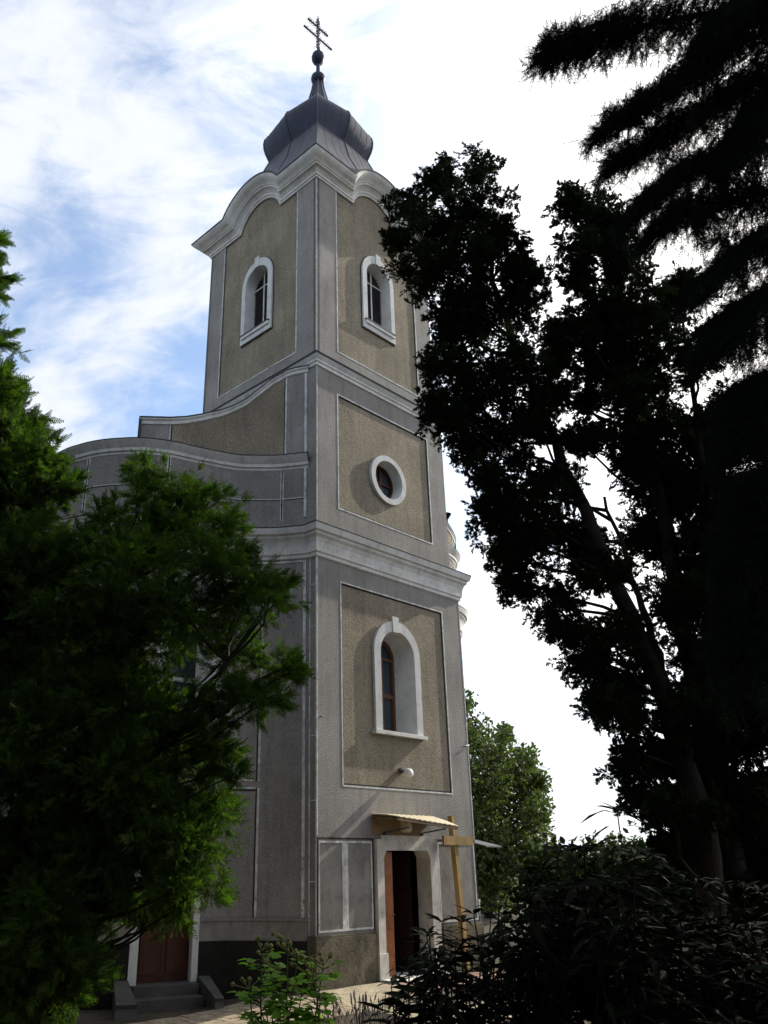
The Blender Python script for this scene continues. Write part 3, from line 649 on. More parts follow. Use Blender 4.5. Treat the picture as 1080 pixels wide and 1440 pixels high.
# ------------------------------------------------------------------ vegetation
def px(x, y, Y):        # point of the place seen at photo pixel (x, y), Y metres ahead
    dx = (x - 445) / F_PX; dy = (721 - y) / F_PX; c, s = math.cos(TH), math.sin(TH)
    r = np.array((dx, c - dy * s, s + dy * c)); r = r * (Y / r[1]); return np.array((r[0], r[1], HC + r[2]))
def mpp(p): return (p[1] * math.cos(TH) + (p[2] - HC) * math.sin(TH)) / F_PX   # metres per photo pixel at p
def tri_template(leaves):
    V, F = [], []
    for pts in leaves:
        b = len(V); V += pts; F.append(list(range(b, b + len(pts))))
    return np.array(V, float), F
def tpl_frond(n=7, width=.30, droop=.16, seed=0):      # flat scale-leaf spray
    r = random.Random(seed); L_ = []
    def P(x, y): return (x, y, -droop * x * x + r.uniform(-.02, .02))
    L_.append([P(0, -.012), P(1, 0), P(0, .012)])
    for i in range(n):
        x = .12 + .8 * i / n
        for s in (-1, 1):
            l = width * (1 - .65 * i / n) * r.uniform(.75, 1.2) * (.7 if i == 0 else 1); ex = x + l * .75; ey = s * l * .8
            L_.append([P(x - .02, 0), P(x + .07, 0), P(ex, ey)])
            mx, my = x + l * .38, s * l * .40
            L_.append([P(mx - .03, my), P(mx + .05, my), P(mx + l * .45, my + s * .03)])
            if i < n - 2: L_.append([P(mx - .035, my), P(mx + .035, my), P(mx + .03, my + s * l * .45)])
    return tri_template(L_)
def tpl_tuft(n=9, seed=0):       # small bushy tuft of scale-leaf shoots in 3d
    r = random.Random(seed); L_ = []
    for i in range(n):
        th_ = r.uniform(0, 6.28); sp = r.uniform(.05, .6); x0 = r.uniform(0, .45); l = r.uniform(.35, .6)
        d = Vector((1, sp * math.cos(th_), sp * math.sin(th_))).normalized(); p0 = Vector((x0, 0, 0)) + d * 0; sd_ = d.cross(Vector((r.uniform(-1, 1), r.uniform(-1, 1), r.uniform(-1, 1)))).normalized() * .055
        a = p0 + d * l * .45; e = p0 + d * l
        L_.append([tuple(p0), tuple(a + sd_), tuple(e), tuple(a - sd_)])
        for s in (-1, 1):
            q = p0 + d * l * .35; L_.append([tuple(q), tuple(q + d * .1 + sd_ * s * 3.2), tuple(q + d * .10)])
    return tri_template(L_)
def tpl_needles(n=16, seed=0):     # spruce twig: needles all round a thin shoot
    r = random.Random(seed); L_ = [[(0, -.012, 0), (1, 0, 0), (0, .012, 0)], [(0, 0, -.012), (1, 0, 0), (0, 0, .012)]]
    for i in range(n):
        x = i / n; a = i * 2.4; l = .20 * (1 - .4 * x)
        c_, s_ = math.cos(a), math.sin(a); L_.append([(x, 0, 0), (x + .035, .022 * -s_, .022 * c_), (x + .14, l * c_, l * s_)]); L_.append([(x + .03, 0, 0), (x + .06, -.02 * s_, .02 * c_), (x + .15, -l * c_, -l * s_)])
    return tri_template(L_)
def tpl_leaf(w=.32, fold=.08, droop=.15): return (np.array([(0, 0, 0), (.35, w, fold - droop * .12), (.72, w * .72, fold * .7 - droop * .5), (1, 0, -droop), (.72, -w * .72, fold * .7 - droop * .5), (.35, -w, fold - droop * .12), (.4, 0, 0)], float), [[0, 6, 1], [6, 2, 1], [6, 3, 2], [0, 5, 6], [6, 5, 4], [6, 4, 3]])
def unit(a): return a / np.maximum(np.linalg.norm(a, axis=1, keepdims=True), 1e-6)
def scatter_mesh(name, tpls, pos, ax, nr, sc, material, parent):
    """one mesh out of many small sprays"""
    ax = unit(ax); side = unit(np.cross(nr, ax)); nn = np.cross(ax, side)
    pick = RNG.integers(0, len(tpls), len(pos)); Vs, Ls, St = [], [], []; vb = 0; lb = 0
    for t, (V, F) in enumerate(tpls):
        m = np.where(pick == t)[0]
        if not len(m): continue
        P = pos[m][:, None, :] + sc[m][:, None, None] * (V[None, :, 0:1] * ax[m][:, None, :] + V[None, :, 1:2] * side[m][:, None, :] + V[None, :, 2:3] * nn[m][:, None, :])
        Vs.append(P.reshape(-1, 3)); nv = len(V); fl = np.concatenate([np.array(f) for f in F]); cnt = np.array([len(f) for f in F])
        off = np.arange(len(m))[:, None] * nv + vb; Ls.append((fl[None, :] + off).reshape(-1))
        st = np.concatenate([[0], np.cumsum(cnt)[:-1]]); St.append((st[None, :] + np.arange(len(m))[:, None] * len(fl) + lb).reshape(-1))
        vb += len(m) * nv; lb += len(m) * len(fl)
    Vs = np.concatenate(Vs); Ls = np.concatenate(Ls); St = np.concatenate(St)
    me = bpy.data.meshes.new(name); me.vertices.add(len(Vs)); me.vertices.foreach_set('co', Vs.astype(np.float32).ravel())
    me.loops.add(len(Ls)); me.loops.foreach_set('vertex_index', Ls.astype(np.int32)); me.polygons.add(len(St)); me.polygons.foreach_set('loop_start', St.astype(np.int32))
    me.update(calc_edges=True); me.materials.append(material)
    o = bpy.data.objects.new(name, me); S.collection.objects.link(o); o.parent = parent
    if parent: o.matrix_parent_inverse = Matrix.Translation(-Vector(parent.location))
    return o
def clump_points(clumps, dens, flat=1.0):
    """points spread through rounded clumps (centre, radius), denser towards the outside"""
    P, A = [], []
    for c, r in clumps:
        n = max(8, int(dens * r * r)); d = unit(RNG.normal(size=(n, 3))); rr = RNG.random(n) ** (1 / 2.3) * RNG.uniform(.8, 1.18, n)
        q = d * rr[:, None] * r; q[:, 2] *= flat; P.append(c + q); A.append(d)
    return np.concatenate(P), np.concatenate(A)
def branchlet_points(clumps, dens, per=13, up=.3, long=(.75, 1.3), spread=.16):
    """sprays set along little side branches that leave each clump's heart: ragged edge, gaps between"""
    P, A = [], []
    for c, r in clumps:
        nb = max(6, int(dens * r * r / per)); d = unit(RNG.normal(size=(nb, 3))); d[:, 2] = d[:, 2] * .85 + up * RNG.random(nb); d = unit(d)
        st = c + RNG.normal(size=(nb, 3)) * r * .22; ln = r * RNG.uniform(long[0], long[1], nb) * np.where(RNG.random(nb) < .12, 1.3, 1.0)
        sd_ = unit(np.cross(d, RNG.normal(size=(nb, 3)))); t = np.linspace(.22, 1, per)[None, :, None] + RNG.uniform(-.04, .04, (nb, per, 1))
        bend = np.array((0, 0, -.18 * r)) * (t ** 2)
        q = st[:, None] + d[:, None] * t * ln[:, None, None] + bend + RNG.normal(size=(nb, per, 3)) * spread * r * (1.15 - t)
        sg = np.where(np.arange(per) % 2, 1, -1)[None, :, None] * (1.05 - t) * 1.1
        P.append(q.reshape(-1, 3)); A.append((d[:, None] + sd_[:, None] * sg + RNG.normal(size=(nb, per, 3)) * .25).reshape(-1, 3))
    return np.concatenate(P), unit(np.concatenate(A))
def lumpy(clumps, n=8, near=.35, far=.95, lo=.30, hi=.50):
    out = []
    for c, r in clumps:
        for d in unit(RNG.normal(size=(n, 3))): out.append((c + d * r * RNG.uniform(near, far), r * RNG.uniform(lo, hi)))
    return out
def limbs(mb, trunk, clumps, r0=.03, lift=.3):
    tp = np.array(trunk)
    for c, r in clumps:
        want = np.array((c[0], c[1], c[2] - max(.4, lift * np.linalg.norm(tp[:, :2] - c[:2], axis=1).min() + .5)))
        k_ = np.argmin(np.abs(tp[:, 2] - want[2]) + .15 * np.linalg.norm(tp[:, :2] - c[:2], axis=1)); a = tp[k_]
        m_ = (a + c) / 2 + np.array((0, 0, -.08)) + RNG.normal(size=3) * .06
        mb.tube([a, a * .5 + m_ * .5 + RNG.normal(size=3) * .02, m_, m_ * .5 + c * .5 + RNG.normal(size=3) * .03, c], [r0, r0 * .8, r0 * .65, r0 * .5, r0 * .3], 5)
def subdiv(pts, k=6, jit=.03):
    out = []
    for p, q in zip(pts, pts[1:]):
        for i in range(k): out.append(np.array(p) + (np.array(q) - np.array(p)) * i / k + RNG.normal(size=3) * jit)
    out.append(np.array(pts[-1])); return out
def mk_clumps(lst, Y0, spread, wide=1.0):
    out = []
    for x, y, r in lst:
        Yc = Y0(x, y) if callable(Y0) else Y0
        for k_ in range(2):
            c = px(x + RNG.uniform(-.3, .3) * r, y + RNG.uniform(-.3, .3) * r, Yc + RNG.uniform(-spread, spread)); out.append((c, r * mpp(c) * wide * (1.0 if k_ == 0 else .85)))
    return out

FR = [tpl_frond(7, .30, .18, s) for s in range(5)]; FRs = [tpl_frond(5, .34, .22, s + 9) for s in range(4)]
TU = [tpl_tuft(9, s) for s in range(6)]

def conifer(name, label, loc, trunks, clumps, dens, size, tpls, material, group=None, lump=0, axmix=(10, .35, .55, 1.15), tr_r=(.16, .03), limb=.03):
    root = empty(name, loc); tag(root, label, 'tree', group)
    mb = MB(); allp = []
    for t, r in trunks:
        p = subdiv(t, 6, .02); n_ = len(p); mb.tube(p, [r[0] + (r[1] - r[0]) * i / (n_ - 1) for i in range(n_)], 9); allp += p
    limbs(mb, allp, clumps, limb)
    tk = mb.build('trunk', M['bark'], None, smooth=60); tk.parent = root; tk.matrix_parent_inverse = Matrix.Translation(-Vector(loc))
    P, A = branchlet_points(lumpy(clumps, lump) if lump else clumps, dens, axmix[0], axmix[1], (axmix[2], axmix[3]))
    ax = A; nr = RNG.normal(size=A.shape)
    scatter_mesh('crown', tpls, P, ax, nr, RNG.uniform(size[0], size[1], len(P)), material, root)
    return root

# dark cypress A, right of the tower
A_ = [(642, 256, 34), (684, 243, 30), (606, 262, 24), (575, 298, 34), (620, 310, 46), (686, 306, 44), (562, 348, 24), (600, 380, 46), (655, 380, 52), (706, 350, 34), (735, 372, 30), (754, 392, 22), (680, 450, 58), (632, 440, 44), (735, 440, 46), (622, 500, 34),
      (604, 566, 24), (655, 530, 54), (720, 530, 56), (645, 590, 42), (700, 610, 56), (756, 590, 44), (672, 655, 40), (725, 690, 54), (684, 718, 32), (785, 680, 40), (757, 757, 54), (704, 778, 38), (738, 826, 34), (805, 770, 44), (790, 850, 46), (846, 800, 46), (828, 925, 46), (800, 890, 26), (868, 900, 52), (862, 1000, 44), (905, 985, 56), (886, 1072, 32), (925, 1080, 52), (955, 1005, 50), (930, 1140, 40), (905, 1130, 26), (960, 1070, 44), (985, 1150, 40), (940, 1190, 30)]
YA = lambda x, y: 10.6 - .0006 * (y - 600)
cA = mk_clumps(A_, YA, .75)
bA = px(992, 1210, 10.3); bA[2] = 0
conifer('cypress_tree', 'dark leaning cypress whose crown reaches across the right edge of the church tower', tuple(bA),
        [([bA, px(985, 1150, 10.3), px(930, 970, 10.3), px(850, 780, 10.4), px(770, 600, 10.5), px(700, 420, 10.6), px(672, 280, 10.6)], (.17, .02)), ([px(960, 1060, 10.4), px(925, 920, 10.5), px(885, 800, 10.6), px(850, 700, 10.7)], (.07, .02))],
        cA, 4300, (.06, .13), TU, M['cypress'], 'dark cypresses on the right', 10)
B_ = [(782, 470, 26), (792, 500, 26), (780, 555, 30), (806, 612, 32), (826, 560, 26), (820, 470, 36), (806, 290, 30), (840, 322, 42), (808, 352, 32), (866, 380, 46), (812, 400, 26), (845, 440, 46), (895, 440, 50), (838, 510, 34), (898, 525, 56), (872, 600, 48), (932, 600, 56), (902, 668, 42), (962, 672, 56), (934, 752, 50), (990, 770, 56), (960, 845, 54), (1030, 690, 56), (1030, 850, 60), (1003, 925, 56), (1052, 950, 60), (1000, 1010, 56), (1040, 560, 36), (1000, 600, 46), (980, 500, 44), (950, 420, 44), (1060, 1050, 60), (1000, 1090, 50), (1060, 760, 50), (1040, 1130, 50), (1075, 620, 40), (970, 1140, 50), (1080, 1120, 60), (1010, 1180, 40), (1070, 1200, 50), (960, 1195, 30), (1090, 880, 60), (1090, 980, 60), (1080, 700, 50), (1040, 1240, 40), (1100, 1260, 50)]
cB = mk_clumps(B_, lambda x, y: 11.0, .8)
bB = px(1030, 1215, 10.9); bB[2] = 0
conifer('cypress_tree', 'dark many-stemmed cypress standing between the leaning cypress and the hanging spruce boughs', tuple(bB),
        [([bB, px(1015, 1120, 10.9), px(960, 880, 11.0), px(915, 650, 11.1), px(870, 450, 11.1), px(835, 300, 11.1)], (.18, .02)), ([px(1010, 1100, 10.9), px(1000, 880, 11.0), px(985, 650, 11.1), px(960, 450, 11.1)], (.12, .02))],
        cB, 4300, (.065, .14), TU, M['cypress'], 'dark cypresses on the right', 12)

# spruce whose boughs hang in from the upper right
spr = np.array((6.35, 7.2, 0)); rt = empty('spruce_tree', tuple(spr)); tag(rt, 'near dark spruce with long drooping boughs reaching in at the upper right', 'tree')
mb = MB(); tp = subdiv([(6.35, 7.2, 0), (6.3, 7.2, 4), (6.25, 7.2, 9), (6.2, 7.2, 15)], 8, .01); mb.tube(tp, [.26 - .22 * i / (len(tp) - 1) for i in range(len(tp))], 10)
NT = [tpl_needles(16, s) for s in range(3)]; Pn, An, Nn, Sn = [], [], [], []
def bough(path, Ys, hang, end_hang, dens=150, seed=0):
    n_ = 44; P = []
    ctrl = [px(x, y, Y) for (x, y), Y in zip(path, Ys)]
    for p, q in zip(ctrl, ctrl[1:]):
        for i in range(n_ // (len(ctrl) - 1)): P.append(p + (q - p) * i / (n_ // (len(ctrl) - 1)))
    P.append(ctrl[-1]); P = np.array(P)
    k_ = np.argmin(np.abs(np.array(tp)[:, 2] - ctrl[0][2] + .6)); full = [np.array(tp[k_])] + list(P)
    mb.tube(full, [.05] + [.045 - .04 * i / len(P) for i in range(len(P))], 6)
    L_ = np.linalg.norm(np.diff(P, axis=0), axis=1).sum(); m_ = int(L_ * dens)
    lump_ = RNG.random(14)
    for j in range(m_):
        t = (j + RNG.random()) / m_; p = P[min(int(t * (len(P) - 1)), len(P) - 2)]; d = unit((P[-1] - P[0])[None])[0]; sdv = np.cross(d, (0, 0, 1.)); sdv /= np.linalg.norm(sdv)
        h = (hang + (end_hang - hang) * t) * RNG.uniform(.35, 1.15) * (.35 + .75 * lump_[int(t * 13) % 14]); sgn = RNG.choice((-1, 1)); out_ = RNG.uniform(.05, .7) * (1 - .65 * t)
        # secondary twig: sideways and then hanging
        q0 = p; q1 = p + sdv * sgn * out_ + d * RNG.uniform(0, .18) + np.array((0, 0, RNG.uniform(-.05, .08))); q2 = q1 + np.array((RNG.normal() * .05, RNG.normal() * .05, -h)) + d * .06
        pl = np.array([q0 + (q1 - q0) * u for u in (0, .25, .5, .75)] + [q1 + (q2 - q1) * u for u in np.linspace(0, 1, max(3, int(h / .075)))])
        for a, b in zip(pl, pl[1:]):
            Pn.append(a); An.append(b - a + RNG.normal(size=3) * .02); Nn.append(RNG.normal(size=3)); Sn.append(RNG.uniform(.12, .19))
            if RNG.random() < .5: Pn.append(a); An.append((b - a) * .7 + RNG.normal(size=3) * .06); Nn.append(RNG.normal(size=3)); Sn.append(RNG.uniform(.09, .15))
    for i in range(len(P) - 1):
        for r_ in range(4): Pn.append(P[i]); An.append(d * .7 + RNG.normal(size=3) * .5 + (0, 0, .1)); Nn.append(RNG.normal(size=3)); Sn.append(RNG.uniform(.09, .15))
bough([(1160, -30), (1020, 15), (900, 38), (830, 58), (760, 76)], (7.2, 6.9, 6.6, 6.4, 6.2), .42, .08)
bough([(1170, 20), (1040, 60), (985, 95), (925, 135), (838, 188)], (7.2, 6.9, 6.8, 6.6, 6.4), .60, .08)
bough([(1170, 90), (1060, 120), (990, 160), (930, 195), (850, 238)], (7.2, 7.2, 7.1, 7.0, 6.9), .50, .10)
bough([(1170, 170), (1060, 190), (980, 235), (930, 268), (895, 300)], (7.2, 7.0, 6.9, 6.7, 6.5), .45, .14)
bough([(1170, 255), (1080, 270), (1010, 285), (960, 300), (905, 345)], (7.2, 7.3, 7.3, 7.2, 7.1), .62, .25)
bough([(1180, 330), (1100, 320), (1060, 340), (1020, 372), (985, 420)], (7.2, 6.8, 6.6, 6.5, 6.3), .55, .2)
bough([(1180, 420), (1110, 400), (1060, 420), (1030, 450), (1008, 500)], (7.2, 6.7, 6.5, 6.3, 6.2), .8, .4)
bough([(1180, 520), (1120, 510), (1080, 530), (1050, 570), (1040, 640)], (7.2, 6.6, 6.4, 6.2, 6.1), .9, .5)
bough([(1180, 640), (1120, 640), (1085, 680), (1062, 740), (1050, 800)], (7.2, 6.6, 6.4, 6.2, 6.1), 1.0, .5)
bough([(1180, 780), (1120, 790), (1085, 830), (1062, 880), (1045, 930)], (7.2, 6.6, 6.4, 6.2, 6.1), 1.0, .5)
bough([(1170, -40), (1110, -20), (1050, 10), (1010, 40), (990, 60)], (7.2, 6.6, 6.4, 6.2, 6.1), .5, .2)
bough([(1170, 60), (1120, 90), (1080, 130), (1050, 190), (1030, 230)], (7.2, 6.6, 6.4, 6.3, 6.2), .7, .3)
fill = mk_clumps([(1040, 20, 50), (1075, 90, 50), (1010, 110, 34), (1050, 160, 50), (1020, 190, 34), (960, 165, 26), (1080, 230, 50), (1040, 265, 40), (1000, 225, 26), (1075, 320, 50), (1030, 330, 34), (1090, 400, 50), (1060, 440, 40), (1085, 500, 50), (1065, 560, 40), (1090, 640, 50), (1085, 740, 50), (900, 50, 20), (950, 30, 28), (905, 175, 22), (940, 225, 26), (930, 140, 18), (985, 310, 26), (950, 285, 20), (1000, 300, 36), (1060, 380, 40), (1048, 480, 28), (1035, 130, 40), (1015, 60, 36), (1045, 330, 40)], 6.7, .5)
for i in range(70):
    z_ = RNG.uniform(1.0, 13); a_ = RNG.uniform(-2.2, 2.2); q_ = RNG.uniform(.3, 1.0) * (2.6 - z_ * .12)
    c_ = np.array((6.6 + math.cos(a_) * q_, 7.4 + math.sin(a_) * q_, z_))
    if 445 + F_PX * (c_[0] - .6) / (c_[1] * math.cos(TH) + (z_ - HC) * math.sin(TH)) > 1050: fill.append((c_, RNG.uniform(.5, .8)))
Pf, Af = branchlet_points(fill, 650, 10, -.6, (.7, 1.2), .14); Pn += list(Pf); An += list(Af + np.array((0, 0, -.5))); Nn += list(RNG.normal(size=Pf.shape)); Sn += list(RNG.uniform(.11, .19, len(Pf)))
tk = mb.build('trunk', M['bark'], None, smooth=60); tk.parent = rt; tk.matrix_parent_inverse = Matrix.Translation(-Vector(rt.location))
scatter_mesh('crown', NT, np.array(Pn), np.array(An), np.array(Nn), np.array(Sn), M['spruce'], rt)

# left thujas
L1 = [(2, 345, 20), (8, 405, 26), (2, 470, 34), (14, 520, 30), (10, 560, 40), (40, 600, 36), (30, 650, 50), (66, 660, 34), (20, 720, 56), (64, 715, 36), (80, 690, 20), (20, 800, 70), (70, 790, 50), (10, 880, 70), (-30, 600, 60), (-40, 480, 50), (-30, 760, 70), (-40, 860, 80), (-30, 380, 40)]
c1 = mk_clumps([(x - 20, y, r) for x, y, r in L1] + [(70, 690, 26), (88, 682, 16), (62, 655, 26), (45, 610, 22)], 9.2, .6, .9); b1 = px(-45, 1200, 9.2); b1[2] = 0
conifer('thuja_tree', 'tall thuja rising out of the left edge against the blue sky', tuple(b1), [([b1, px(-45, 800, 9.2), px(-40, 500, 9.2), px(-35, 300, 9.2)], (.13, .03))], c1, 4200, (.12, .24), FR, M['thuja'], 'thujas left of the tower', 0, (14, .55, .7, 1.35))
L2 = [(206, 652, 16), (228, 690, 26), (196, 690, 28), (262, 705, 36), (300, 705, 22), (160, 740, 30), (232, 745, 46), (312, 742, 26), (290, 785, 48), (330, 780, 26), (190, 800, 56), (110, 800, 40), (128, 760, 22), (376, 836, 26), (398, 822, 16), (338, 850, 48), (258, 865, 64), (160, 880, 70), (66, 880, 66), (20, 950, 70), (330, 915, 34), (392, 940, 28), (414, 945, 16), (378, 985, 26), (330, 985, 34), (285, 1000, 30), (215, 1000, 46), (170, 960, 50), (110, 980, 80), (30, 1040, 80), (255, 1050, 54), (305, 1060, 32), (330, 1085, 16), (150, 1080, 80), (60, 1100, 80), (285, 1120, 44), (312, 1145, 22), (230, 1150, 70), (130, 1180, 80), (40, 1200, 70), (272, 1200, 44), (225, 1235, 44), (296, 1245, 22), (250, 1275, 26), (150, 1250, 36), (200, 1285, 18), (30, 1285, 40), (70, 1250, 40), (14, 1330, 22), (110, 1265, 30), (40, 1360, 40), (90, 1320, 34), (-20, 1300, 60), (130, 1310, 24), (10, 1420, 40), (75, 1400, 36), (120, 1370, 24), (-20, 1200, 70), (175, 1265, 24), (255, 1240, 30), (160, 1180, 50), (100, 1220, 60)]
c2 = mk_clumps([(30, 1340, 50), (70, 1400, 44), (15, 1400, 50), (50, 1290, 50), (100, 1350, 36)], 8.2, .3) + mk_clumps(L2, lambda x, y: 8.9 + .0012 * (200 - x), .55); b2 = px(40, 1380, 8.9); b2[2] = gz(b2[0], b2[1])
conifer('thuja_tree', 'broad bushy thuja with bright green tips in front of the curved facade', tuple(b2),
        [([b2, px(70, 1200, 8.9), px(150, 950, 8.9), px(205, 700, 8.9)], (.12, .015)), ([px(55, 1260, 8.9), px(50, 1100, 8.8), px(60, 900, 8.8)], (.08, .02)), ([px(80, 1180, 8.9), px(230, 1040, 8.7), px(320, 930, 8.6)], (.06, .015))],
        c2, 4600, (.09, .19), FR + FRs, M['thuja'], 'thujas left of the tower', 0, (14, .35, .7, 1.3), limb=.022)

# broad-leaved tree beyond the tower and bushes beyond
def broadleaf(name, label, base, trunk, clumps, dens, size, material, cat='tree', group=None, limb=.06, r=(.25, .05)):
    root = empty(name, tuple(base)); tag(root, label, cat, group); mb = MB(); p = subdiv(trunk, 6, .03); mb.tube(p, [r[0] + (r[1] - r[0]) * i / (len(p) - 1) for i in range(len(p))], 8); limbs(mb, p, clumps, limb)
    tk = mb.build('trunk', M['bark'], None, smooth=60); tk.parent = root; tk.matrix_parent_inverse = Matrix.Translation(-Vector(root.location))
    P, A = clump_points(clumps, dens); ax = unit(A * .6 + RNG.normal(size=A.shape) * .7); nr = unit(A * .5 + np.array((0, 0, .6)) + RNG.normal(size=A.shape) * .5)
    scatter_mesh('crown', [tpl_leaf()], P, ax, nr, RNG.uniform(size[0], size[1], len(P)), material, root); return root
D_ = [(652, 990, 16), (668, 1040, 30), (706, 1030, 14), (700, 1062, 32), (738, 1062, 18), (690, 1110, 44), (735, 1100, 34), (760, 1100, 16), (755, 1140, 26), (715, 1150, 42), (670, 1170, 50), (755, 1170, 22), (640, 1090, 44), (700, 1200, 44), (740, 1200, 30), (660, 1220, 44), (700, 1250, 40)]
cD = mk_clumps(D_, 33, 2.2); bD = px(690, 1270, 33); bD[2] = 0
broadleaf('broadleaf_tree', 'round leafy green tree beyond the right edge of the tower', bD, [bD, px(690, 1150, 33), px(690, 1060, 33)], cD, 900, (.12, .22), M['broad'])
for i, (lst, Y, lab) in enumerate((([(770, 1195, 22), (750, 1215, 24), (790, 1210, 18), (765, 1240, 26)], 24, 'pale green bush in front of the round leafy tree'),
                                   ([(835, 1195, 18), (865, 1190, 20), (895, 1200, 20), (850, 1215, 24), (885, 1225, 24), (820, 1215, 16)], 28, 'distant pale green bush low against the bright sky'))):
    cl_ = mk_clumps(lst, Y, 1.0); b = px(lst[0][0] + 15, 1262, Y); b[2] = 0
    broadleaf('bush', lab, b, [b, px(lst[0][0] + 12, 1215, Y)], cl_, 900, (.08, .15), M['broad'], 'bush', limb=.03, r=(.06, .03))

# foreground shrubs with long dark leaves
LF = [tpl_leaf(.11, .05, .25), tpl_leaf(.09, .06, .45), tpl_leaf(.14, .04, .12), tpl_leaf(.10, .05, .6)]
def lance_shrub(label, tops, Y, lean=0, dens=1.0, ls=(.10, .17)):
    bx = sum(t[0] for t in tops) / len(tops); b = px(bx, 1500, Y); b[2] = gz(b[0], b[1]) - .02
    root = empty('leafy_shrub', tuple(b)); tag(root, label, 'shrub', 'dark shrubs in the right foreground'); mb = MB(); P, A, N_, Sc = [], [], [], []
    for (x, y) in tops:
        Yt = Y + RNG.uniform(-.3, .3); t = px(x, y, Yt); s0 = np.array(b) + np.array((RNG.normal() * .12 + (t[0] - b[0]) * .45, RNG.normal() * .12, 0))
        mid_ = (s0 + t) / 2 + RNG.normal(size=3) * .05; pl = [s0 * (1 - u) ** 2 + 2 * mid_ * u * (1 - u) + t * u * u for u in np.linspace(0, 1, 12)]
        mb.tube(pl, [.011 - .008 * i / 11 for i in range(12)], 5)
        for j in range(int(95 * dens)):
            u = 1 - (RNG.random() ** .8) * .97; p = s0 * (1 - u) ** 2 + 2 * mid_ * u * (1 - u) + t * u * u; an = RNG.uniform(0, 6.28); rr = RNG.uniform(0, .14) * (1.25 - u)
            d = np.array((math.cos(an), math.sin(an), RNG.uniform(-.25, .45))); P.append(p + d * rr); A.append(d); N_.append(np.array((0, 0, 1.)) + RNG.normal(size=3) * .35); Sc.append(RNG.uniform(*ls) * (1.0 if u < .93 else .8))
        if y < 1150:
            for q_, (dx_, dz_) in enumerate(((-1, -.15), (1, -.1), (-1, -.35), (.9, -.3), (-.9, -.1), (1, -.4))):
                P.append(t - np.array((0, 0, .075 * q_ // 1 * 0 + .055 * (q_ // 2) + .01))); A.append(np.array((dx_, -.25, dz_ + .35))); N_.append(np.array((0, 0, 1.))); Sc.append(.19 - .012 * q_)
        for k_ in range(5): an = k_ * 2.5; d = np.array((math.cos(an), math.sin(an), .5)); P.append(t); A.append(d); N_.append(np.array((0, 0, 1.)) + RNG.normal(size=3) * .2); Sc.append(RNG.uniform(*ls) * .75)
    tk = mb.build('stem', M['bark'], None); tk.parent = root; tk.matrix_parent_inverse = Matrix.Translation(-Vector(root.location))
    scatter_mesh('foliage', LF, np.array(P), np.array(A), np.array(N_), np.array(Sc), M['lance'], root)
def tops(x0, x1, prof, n, below=140):
    out = []
    for i in range(n):
        x = x0 + (x1 - x0) * (i + RNG.random()) / n; xs_ = [p[0] for p in prof]; ys_ = [p[1] for p in prof]
        out.append((x, float(np.interp(x, xs_, ys_)) + (RNG.uniform(-6, 8) if i % 4 == 0 else RNG.uniform(30, below))))
    return out
PRF = [(535, 1400), (560, 1375), (590, 1330), (625, 1300), (660, 1292), (690, 1292), (740, 1225), (800, 1200), (850, 1190), (900, 1205), (960, 1235), (1020, 1250), (1090, 1265)]
lance_shrub('low dark shrub with long narrow leaves before the door step', tops(545, 620, PRF, 11, 60), 4.6)
lance_shrub('dark shrub whose leaf tips cover the foot of the timber cross', tops(600, 710, PRF, 20, 110), 4.3)
lance_shrub('dark shrub with broad long leaves below the far pale bushes', tops(700, 830, PRF, 26, 150), 4.0)
lance_shrub('tallest dark shrub, one bare-stemmed shoot with drooping leaves rising above the rest', [(868, 1142)] + tops(800, 920, PRF, 26, 160), 3.8)
lance_shrub('dark shrub filling the lower right corner under the cypress trunks', tops(910, 1010, PRF, 24, 160), 4.1)
lance_shrub('dark shrub at the right edge below the spruce', tops(990, 1110, PRF, 26, 160), 4.4)

# light green rose bush in the middle foreground
rb = px(405, 1500, 5.3); rb[2] = gz(rb[0], rb[1]); root = empty('rose_bush', tuple(rb)); tag(root, 'sunlit light green rose bush with dry flower heads in front of the tower corner', 'bush')
mb = MB(); P, A, N_, Sc = [], [], [], []; hp = MB()
for (x, y) in [(368, 1338), (405, 1340), (418, 1352), (455, 1358), (385, 1362), (350, 1392), (440, 1375), (395, 1385), (425, 1395), (362, 1405), (450, 1400), (405, 1415), (375, 1425), (440, 1425)]:
    t = px(x, y, 5.3 + RNG.uniform(-.2, .2)); s0 = np.array(rb) + RNG.normal(size=3) * (.06, .06, 0); md = (s0 + t) / 2 + RNG.normal(size=3) * .07
    cv = lambda u: s0 * (1 - u) ** 2 + 2 * md * u * (1 - u) + t * u * u
    mb.tube([cv(u) for u in np.linspace(0, 1, 12)], [.009 - .006 * i / 11 for i in range(12)], 5)
    for j in range(22):
        u = 1 - RNG.random() * .42; p = cv(u); an = RNG.uniform(0, 6.28); d = np.array((math.cos(an), math.sin(an), RNG.uniform(-.1, .6))); st = p + d * .07
        mb.tube([p, st], .003, 4)
        for q, dd in ((0, 0), (-.035, .8), (-.035, -.8)):
            c_, s_ = math.cos(dd), math.sin(dd); e = np.array((d[0] * c_ - d[1] * s_, d[0] * s_ + d[1] * c_, d[2] * .4)); P.append(st + d * q); A.append(e); N_.append(np.array((0, 0, 1.)) + RNG.normal(size=3) * .3); Sc.append(RNG.uniform(.045, .08))
    if y < 1400:
        hp = MB()
        for k_ in range(6):
            d = np.array((RNG.normal() * .05, RNG.normal() * .05, RNG.uniform(.02, .09))); hp.tube([t, t + d], .003, 4); hp.lathe(tuple(t + d), [(.004, -.012), (.012, -.004), (.012, .006), (.003, .014)], 6)
        h_ = hp.build('flower_head', M['hip'], None); h_.parent = root; h_.matrix_parent_inverse = Matrix.Translation(-Vector(root.location))
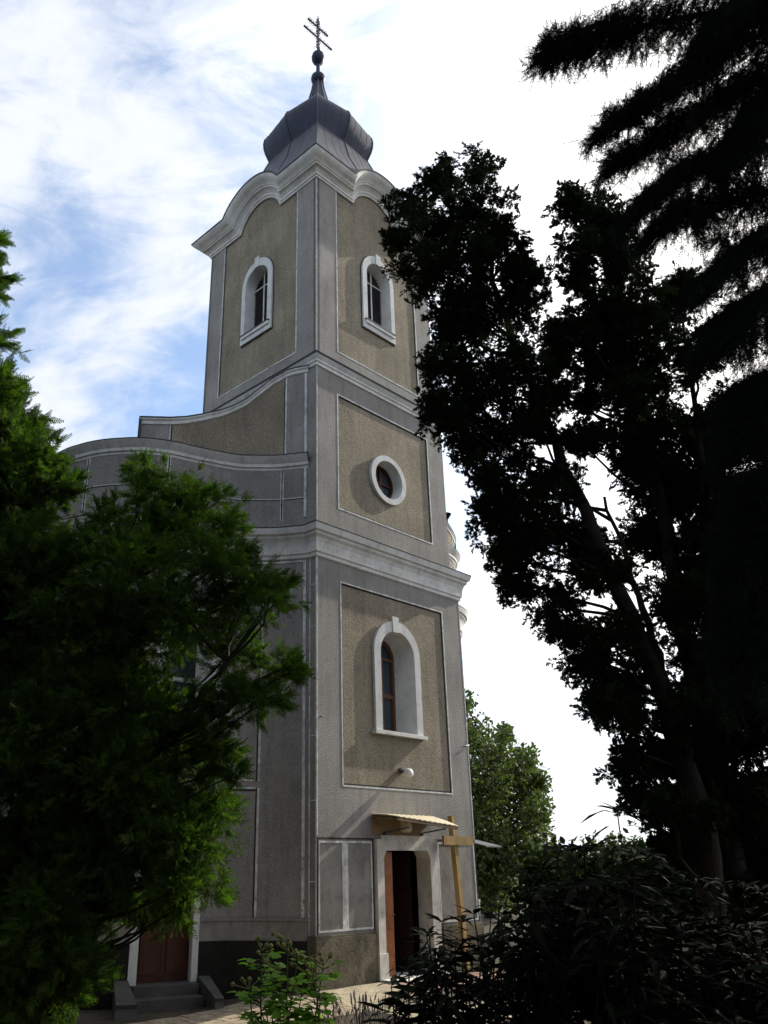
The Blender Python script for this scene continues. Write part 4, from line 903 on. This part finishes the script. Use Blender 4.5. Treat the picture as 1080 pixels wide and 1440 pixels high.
tk = mb.build('stem', M['stem'], None); tk.parent = root; tk.matrix_parent_inverse = Matrix.Translation(-Vector(root.location))
scatter_mesh('foliage', [tpl_leaf(.36, .06, .12)], np.array(P), np.array(A), np.array(N_), np.array(Sc), M['rose'], root)

# lavender-like sprigs on the gravel
for i, (x, y, lab) in enumerate(((470, 1425, 'sparse lavender clump on the gravel beside the rose bush'), (500, 1408, 'middle lavender clump on the gravel below the tower plinth'), (528, 1430, 'lavender clump on the gravel next to the low dark shrub'))):
    g0 = None; Yb = 11.6 + .5 * (i == 1); X = (x - 445) / F_PX * (Yb * .92 + .2); b = np.array((X, Yb, gz(X, Yb))); root = empty('lavender_plant', tuple(b)); tag(root, lab, 'plant', 'lavender plants on the gravel'); mb = MB(); hb = MB()
    for k_ in range(40):
        a = RNG.uniform(0, 6.28); r_ = RNG.uniform(.0, .24); t = b + np.array((math.cos(a) * r_ * 1.5, math.sin(a) * r_ * 1.5, RNG.uniform(.18, .42))); s0 = b + np.array((math.cos(a) * r_ * .5, math.sin(a) * r_ * .5, 0)); mb.tube([s0, (s0 + t) / 2 + (0, 0, .03), t], .003, 4)
        mb.tube([t, t + (t - s0) * .10, t + (t - s0) * .22], [.006, .010, .003], 5, 1)
    tk = mb.build('flower_stalk', [M['stem'], M['lav']], None); tk.parent = root; tk.matrix_parent_inverse = Matrix.Translation(-Vector(root.location))

# dark hedge along the right, and unseen trees added round the camera to block sky light
def mass(name, clumps, dens, size, material): 
    P, A = clump_points(clumps, dens); ax = unit(A * .6 + RNG.normal(size=A.shape) * .7); nr = unit(A * .5 + np.array((0, 0, .6)) + RNG.normal(size=A.shape) * .5)
    return scatter_mesh(name, [tpl_leaf(.34)], P, ax, nr, RNG.uniform(size[0], size[1], len(P)), material, None)
cl_ = []
for i in range(46):
    x = 745 + 420 * i / 45; Yh = 17 + RNG.uniform(-.6, .6)
    for z in (.4, 1.1, 1.75):
        p = px(x, 1200, Yh); cl_.append((np.array((p[0], p[1], z + RNG.uniform(-.15, .15) + max(0, (x - 880) * .002))), RNG.uniform(.45, .62)))
h_ = mass('hedge', cl_, 420, (.10, .18), M['cypress']); tag(h_, 'dense dark hedge behind the shrubs and cypress trunks on the right', 'hedge')
cl_ = []
for i in range(270):
    an = math.radians(RNG.uniform(72, 290)); r_ = RNG.uniform(5, 9); z = RNG.uniform(1, 15); X = math.sin(an) * r_; Yw = math.cos(an) * r_
    cl_.append((np.array((X - .5, Yw - 1.0, z)), RNG.uniform(.8, 1.4)))
for i in range(190):
    z = RNG.uniform(0, 13); cl_.append((np.array((RNG.uniform(-12, -7.6) - .12 * z, RNG.uniform(1, 17), z)), RNG.uniform(.8, 1.3)))
w_ = mass('added_shade_trees', cl_, 60, (.35, .6), M['cypress']); tag(w_, kind='stuff')
